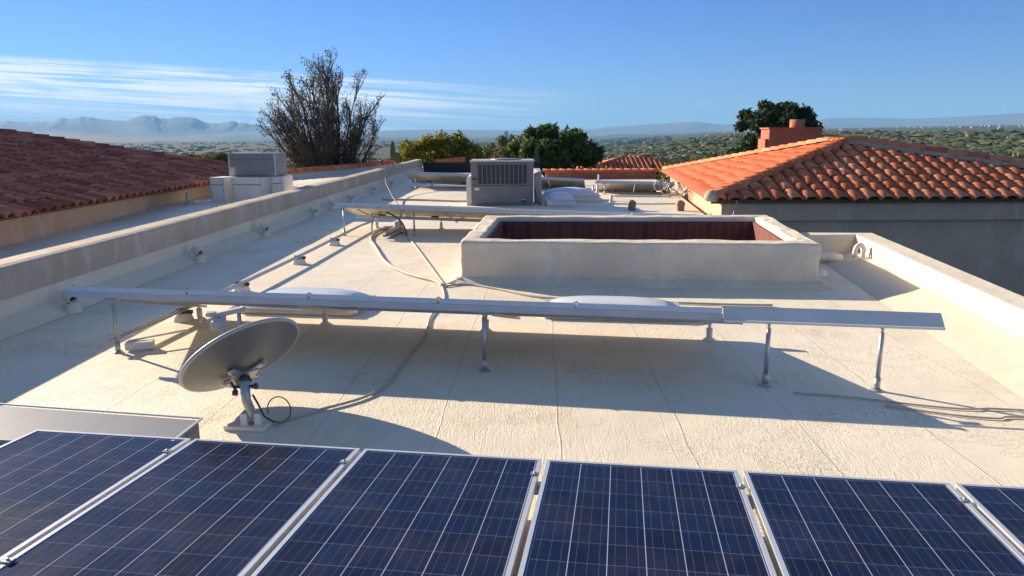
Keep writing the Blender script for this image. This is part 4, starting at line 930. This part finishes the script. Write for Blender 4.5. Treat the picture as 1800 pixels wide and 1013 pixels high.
def lumpy(c, rad, n, sub, seed=0):
    g = np.random.default_rng(seed); out_ = [(c, tuple(x * .72 for x in rad))]
    for i in range(n):
        u = g.normal(size=3); u /= np.linalg.norm(u); u[2] = abs(u[2]) * .9 - .25; s_ = g.uniform(.7, 1.2) * sub
        out_.append((tuple(np.array(c) + u * np.array(rad) * g.uniform(.6, .92)), tuple(x * s_ for x in rad)))
    for i in range(n * 3):
        u = g.normal(size=3); u /= np.linalg.norm(u); u[2] = abs(u[2]) * 1.0 - .2; s_ = g.uniform(.35, .6) * sub
        out_.append((tuple(np.array(c) + u * np.array(rad) * g.uniform(.95, 1.22)), (rad[0] * s_ * .8, rad[1] * s_ * .8, rad[2] * s_ * 1.3)))
    return out_
# wispy tree: recursive stems
random.seed(21)
wt = empty('wispy_tree', (-8.9, 36, -4.6), 'tall wispy grey tree with bare feathery branches above the roofs', 'tree')
tw = MB(); LF = []
def grow(p, d, ln, r_, lev):
    n = 4 if lev < 2 else 3; pts = [p.copy()]; q = p.copy(); dd = d.copy()
    for i in range(n):
        dd = (dd + V(random.uniform(-.13, .13), random.uniform(-.13, .13), random.uniform(-.06, .10))).normalized(); q = q + dd * ln / n; pts.append(q.copy())
    tw.tube(pts, r_, 5 if lev < 2 else 3, r_ * .45, caps=False, rnd=.5)
    if lev >= 3:
        for i in range(1):
            t = random.choice(pts[1:]); LF.append(t + V(*[random.uniform(-.10, .10) for _ in range(3)]))
        return
    m = (16, 10, 4)[lev]
    for k in range(m):
        t = random.uniform(.18, 1.0); i = min(int(t * n), n - 1); pp = pts[i].lerp(pts[i + 1], t * n - i)
        a = V(random.gauss(0, 1), random.gauss(0, 1), random.gauss(.2, .6)).normalized(); sd_ = (dd * 1.35 + a * (.62 if lev else .55)).normalized()
        grow(pp, sd_, ln * random.uniform(.20, .36) * (1.2 - t * .5), r_ * .40, lev + 1)
tb = V(-8.75, 36, -4.6)
for k in range(30):
    a = -.50 + 1.0 * (k + random.uniform(.2, .8)) / 30; ln = 7.15 * (1 - abs(a) * .62) * random.uniform(.80, .97)
    st = tb + V(a * .35, random.uniform(-.3, .3), 2.9 + random.uniform(-.3, .5)); grow(st, V(a, random.uniform(-.35, .35), 1.0).normalized(), ln, .055, 0)
tw.tube([tb, tb + V(.05, 0, 1.8), tb + V(0, 0, 3.2)], .16, 8, .10); tw.build('branches', M['bark'], wt)
LFa = np.array([tuple(p) for p in LF]); q, f = leaves_mesh(LFa, np.ones((len(LFa), 1)), .055, 2.2); npmesh('foliage', q - np.array(tuple(tb)), f, M['leaf_grey'], rng.uniform(0, 1, len(f)), wt)
def tree(name, base, parts, mat, n, size, label, cat='tree', tops=None, r0=.16, group=None, aspect=1.6):
    t = empty(name, base, label, cat, group); crown('crown', parts, M[mat], t, n, size, aspect)
    trunk(t, base, tops or [p[0] for p in parts[:5]], r0); return t
tree('leafy_bush', (-4.5, 43.8, -4.5), lumpy((-4.35, 46, .65), (2.3, 1.8, 1.45), 14, .42, 2) + lumpy((-4.4, 46, -1.2), (2.3, 1.9, 1.4), 8, .45, 22), 'leaf_yellow', 26000, .16, 'rounded yellow green bush above the dark screen fence', 'bush')
tree('dark_green_tree', (3.0, 47.5, -4.6), lumpy((2.7, 47.5, .75), (2.4, 2.0, 1.65), 15, .40, 4) + lumpy((2.6, 47.5, -1.4), (2.6, 2.0, 1.6), 8, .45, 24), 'leaf_dark', 26000, .19, 'bushy dark green tree right of the rooftop unit', aspect=2.2)
tree('pale_green_tree', (.4, 58, -5), lumpy((.35, 58, .6), (2.3, 1.8, 1.4), 10, .42, 6) + lumpy((.3, 58, -1.3), (2.8, 1.9, 1.5), 8, .45, 26), 'leaf_palo', 15000, .17, 'pale green tree partly behind the dark green tree')
tree('pine_tree', (16.2, 46, -5), lumpy((16.1, 46, 2.5), (2.05, 1.8, 1.35), 14, .40, 8) + lumpy((15.6, 46, .8), (1.9, 1.8, 1.2), 9, .42, 28), 'leaf_pine', 30000, .17, 'dark pine tree behind the red chimney', r0=.25)
tree('olive_shrub', (-30, 74, -6), lumpy((-30.4, 74, -.6), (2.8, 2.0, 1.1), 8, .42, 10), 'leaf_palo', 9000, .22, 'lone olive shrub above the left tile roof', 'bush')
tree('low_tree', (-25, 95, -7), lumpy((-24.5, 95, -2.0), (2.4, 2.4, 1.4), 8, .42, 12), 'leaf_dark', 5000, .35, 'small dark tree left of the duct boxes')
rng_spots = [(-29, 112, 'leaf_dark'), (-33, 120, 'leaf_palo'), (-25.5, 118, 'leaf_dark'), (-37.5, 128, 'leaf_dark'), (-22, 108, 'leaf_palo'), (-41, 118, 'leaf_palo')]
for i, (x, y, mt_) in enumerate(rng_spots):
    tree('valley_tree', (x, y, -9), lumpy((x, y, -4.6), (4.2, 3, 2.2), 6, .42, 30 + i), mt_, 3000, .5, ['dark', 'pale', 'dark', 'dark', 'pale', 'pale'][i] + ' tree in the belt beyond the left roofs, ' + ['near the lone shrub', 'behind the near dark ones', 'behind the duct boxes', 'leftmost dark one', 'beside the wispy tree', 'leftmost pale one'][i], group='trees beyond the left roofs')
for i, (x, y, z, s_, mt_, lb) in enumerate([(13.2, 47, -.5, 1.4, 'leaf_yellow', 'yellow green shrub left of the pine'), (11.8, 52, -1.1, 1.5, 'leaf_yellow', 'low green shrub behind the orange roof'), (7.0, 44, -1.3, 1.0, 'leaf_palo', 'grey green shrub by the far chimney'), (-8.0, 41, -.6, 1.2, 'leaf_dark', 'dark shrub at the foot of the wispy tree'), (-10.8, 40, -.6, 1.5, 'leaf_palo', 'pale shrub left of the foot of the wispy tree'), (-6.7, 44, -.35, .7, 'leaf_palo', 'small pale shrub beside the saguaro cactus')]):
    tree('shrub', (x, y, -4.8), lumpy((x, y, z), (s_, s_, s_ * .75), 7, .45, 50 + i), mt_, 5000, .16, lb, 'shrub', r0=.07)
# reddish ocotillo-like shrub left of the pine
rs = empty('red_shrub', (12.6, 44.5, -1.8), 'dry reddish shrub behind the orange roof edge', 'shrub')
mb = MB()
for k in range(60):
    a = random.uniform(0, 6.28); e = random.uniform(.3, 1); p = V(12.4, 44.5, -1.3); mb.tube([p, p + V(math.cos(a) * .5, math.sin(a) * .5, e * .5), p + V(math.cos(a) * 1.1, math.sin(a), e * 1.0 + random.uniform(-.1, .1))], .02, 3)
mb.build('stems', plain('dry_red_stems', (.20, .08, .06), .9), rs)
# saguaros
def saguaro(x, y, z0, h_, r_, lab, arms=()):
    t = empty('saguaro_cactus', (x, y, z0), lab, 'cactus', 'saguaro cacti'); mb = MB(); n = 18; vs = []; fs = []
    pr = [(.85, 0), (1, .3), (1, .75), (.95, .88), (.75, .95), (.4, .99), (.05, 1)]
    def column(P, H, rad):
        vs = []
        for s_, tt in pr:
            for k in range(2 * n): rr2 = rad * s_ * (1 if k % 2 else .84); vs.append(P + V(rr2 * math.cos(math.pi * k / n), rr2 * math.sin(math.pi * k / n), H * tt))
        mb.add(vs, [(i * 2 * n + k, i * 2 * n + (k + 1) % (2 * n), (i + 1) * 2 * n + (k + 1) % (2 * n), (i + 1) * 2 * n + k) for i in range(len(pr) - 1) for k in range(2 * n)])
    column(V(x, y, z0), h_, r_); mb.build('stem', M['cactus'], t)
    for dx_, za, ha in arms:
        mb = MB(); mb.tube([(x, y, z0 + za - .3), (x + dx_ * .6, y, z0 + za - .25), (x + dx_, y, z0 + za)], r_ * .6, 10); column(V(x + dx_, y, z0 + za), ha, r_ * .65); mb.build('arm', M['cactus'], t)
saguaro(-6.85, 43.5, -4.6, 6.33, .17, 'tall saguaro cactus between the wispy tree and the yellow bush', [(.30, 4.9, .75)])
saguaro(1.45, 42.8, -4.6, 6.0, .15, 'saguaro standing in front of the dark green tree')
saguaro(.05, 60, -5, 5.5, .22, 'saguaro beside the little orange roof between the trees')
saguaro(9.8, 52, -5, 5.1, .16, 'thin saguaro poking above the far orange roof')
saguaro(21.5, 73, -7, 7.0, .20, 'saguaro at the left of the pine tree')
mb = MB()
for dx_ in (-.14, 0, .12): mb.tube([(-8.0 + dx_, 41.5, -1), (-8.0 + dx_ * 1.1, 41.5, .62 + dx_ * .4)], .09, 8)
# cactus stubs by the parapet
tag(mb.build('cactus_cluster', M['cactus'], None, origin=(-8, 41.5, -1)), 'cluster of short cactus stubs behind the garden wall end', 'cactus')
# big far trees at the right on the slopes for depth
for i, (a, r_, s_) in enumerate([(17.5, 105, 2.6), (12.4, 96, 2.2), (9.0, 120, 2.8), (24, 130, 2.8), (31, 110, 2.4), (35.5, 150, 3.0), (7.0, 84, 1.8)]):
    x = math.sin(R(a)) * r_; y = math.cos(R(a)) * r_; z = float(terrain(np.array(R(a)), np.array(float(r_))))
    tree('slope_tree', (x, y, z), lumpy((x, y, z + s_ * .9), (s_ * 1.2, s_ * 1.2, s_ * .8), 8, .42, 70 + i), ['leaf_palo', 'leaf_yellow', 'leaf_palo', 'leaf_palo', 'leaf_dark', 'leaf_palo', 'leaf_palo'][i], 4000, .32,
         'round palo verde tree on the slope ' + ['just left of the pine', 'beyond the far orange roof, yellowish', 'behind the far chimney', 'right behind the roof peak', 'above the right tile hip, dark', 'at the far right of the slope', 'right of the dark green tree'][i], group='round trees on the slope')

# ------------------------------------------------------------------ haze
hzb = MB(); hzb.box((0, 9000, 230), (64000, 46000, 860))
hm = bpy.data.materials.new('haze_air'); hm.use_nodes = True; nt_ = hm.node_tree; nt_.nodes.remove(nt_.nodes['Principled BSDF'])
pv = nt_.nodes.new('ShaderNodeVolumePrincipled'); pv.inputs['Density'].default_value = 4.4e-5; pv.inputs['Color'].default_value = (.26, .60, 1.0, 1)
nt_.links.new(pv.outputs[0], nt_.nodes['Material Output'].inputs['Volume'])
h_ = hzb.build('haze', hm); tag(h_, kind='stuff'); h_['label'] = 'thin blue air haze over the valley'
scn.cycles.volume_bounces = 0
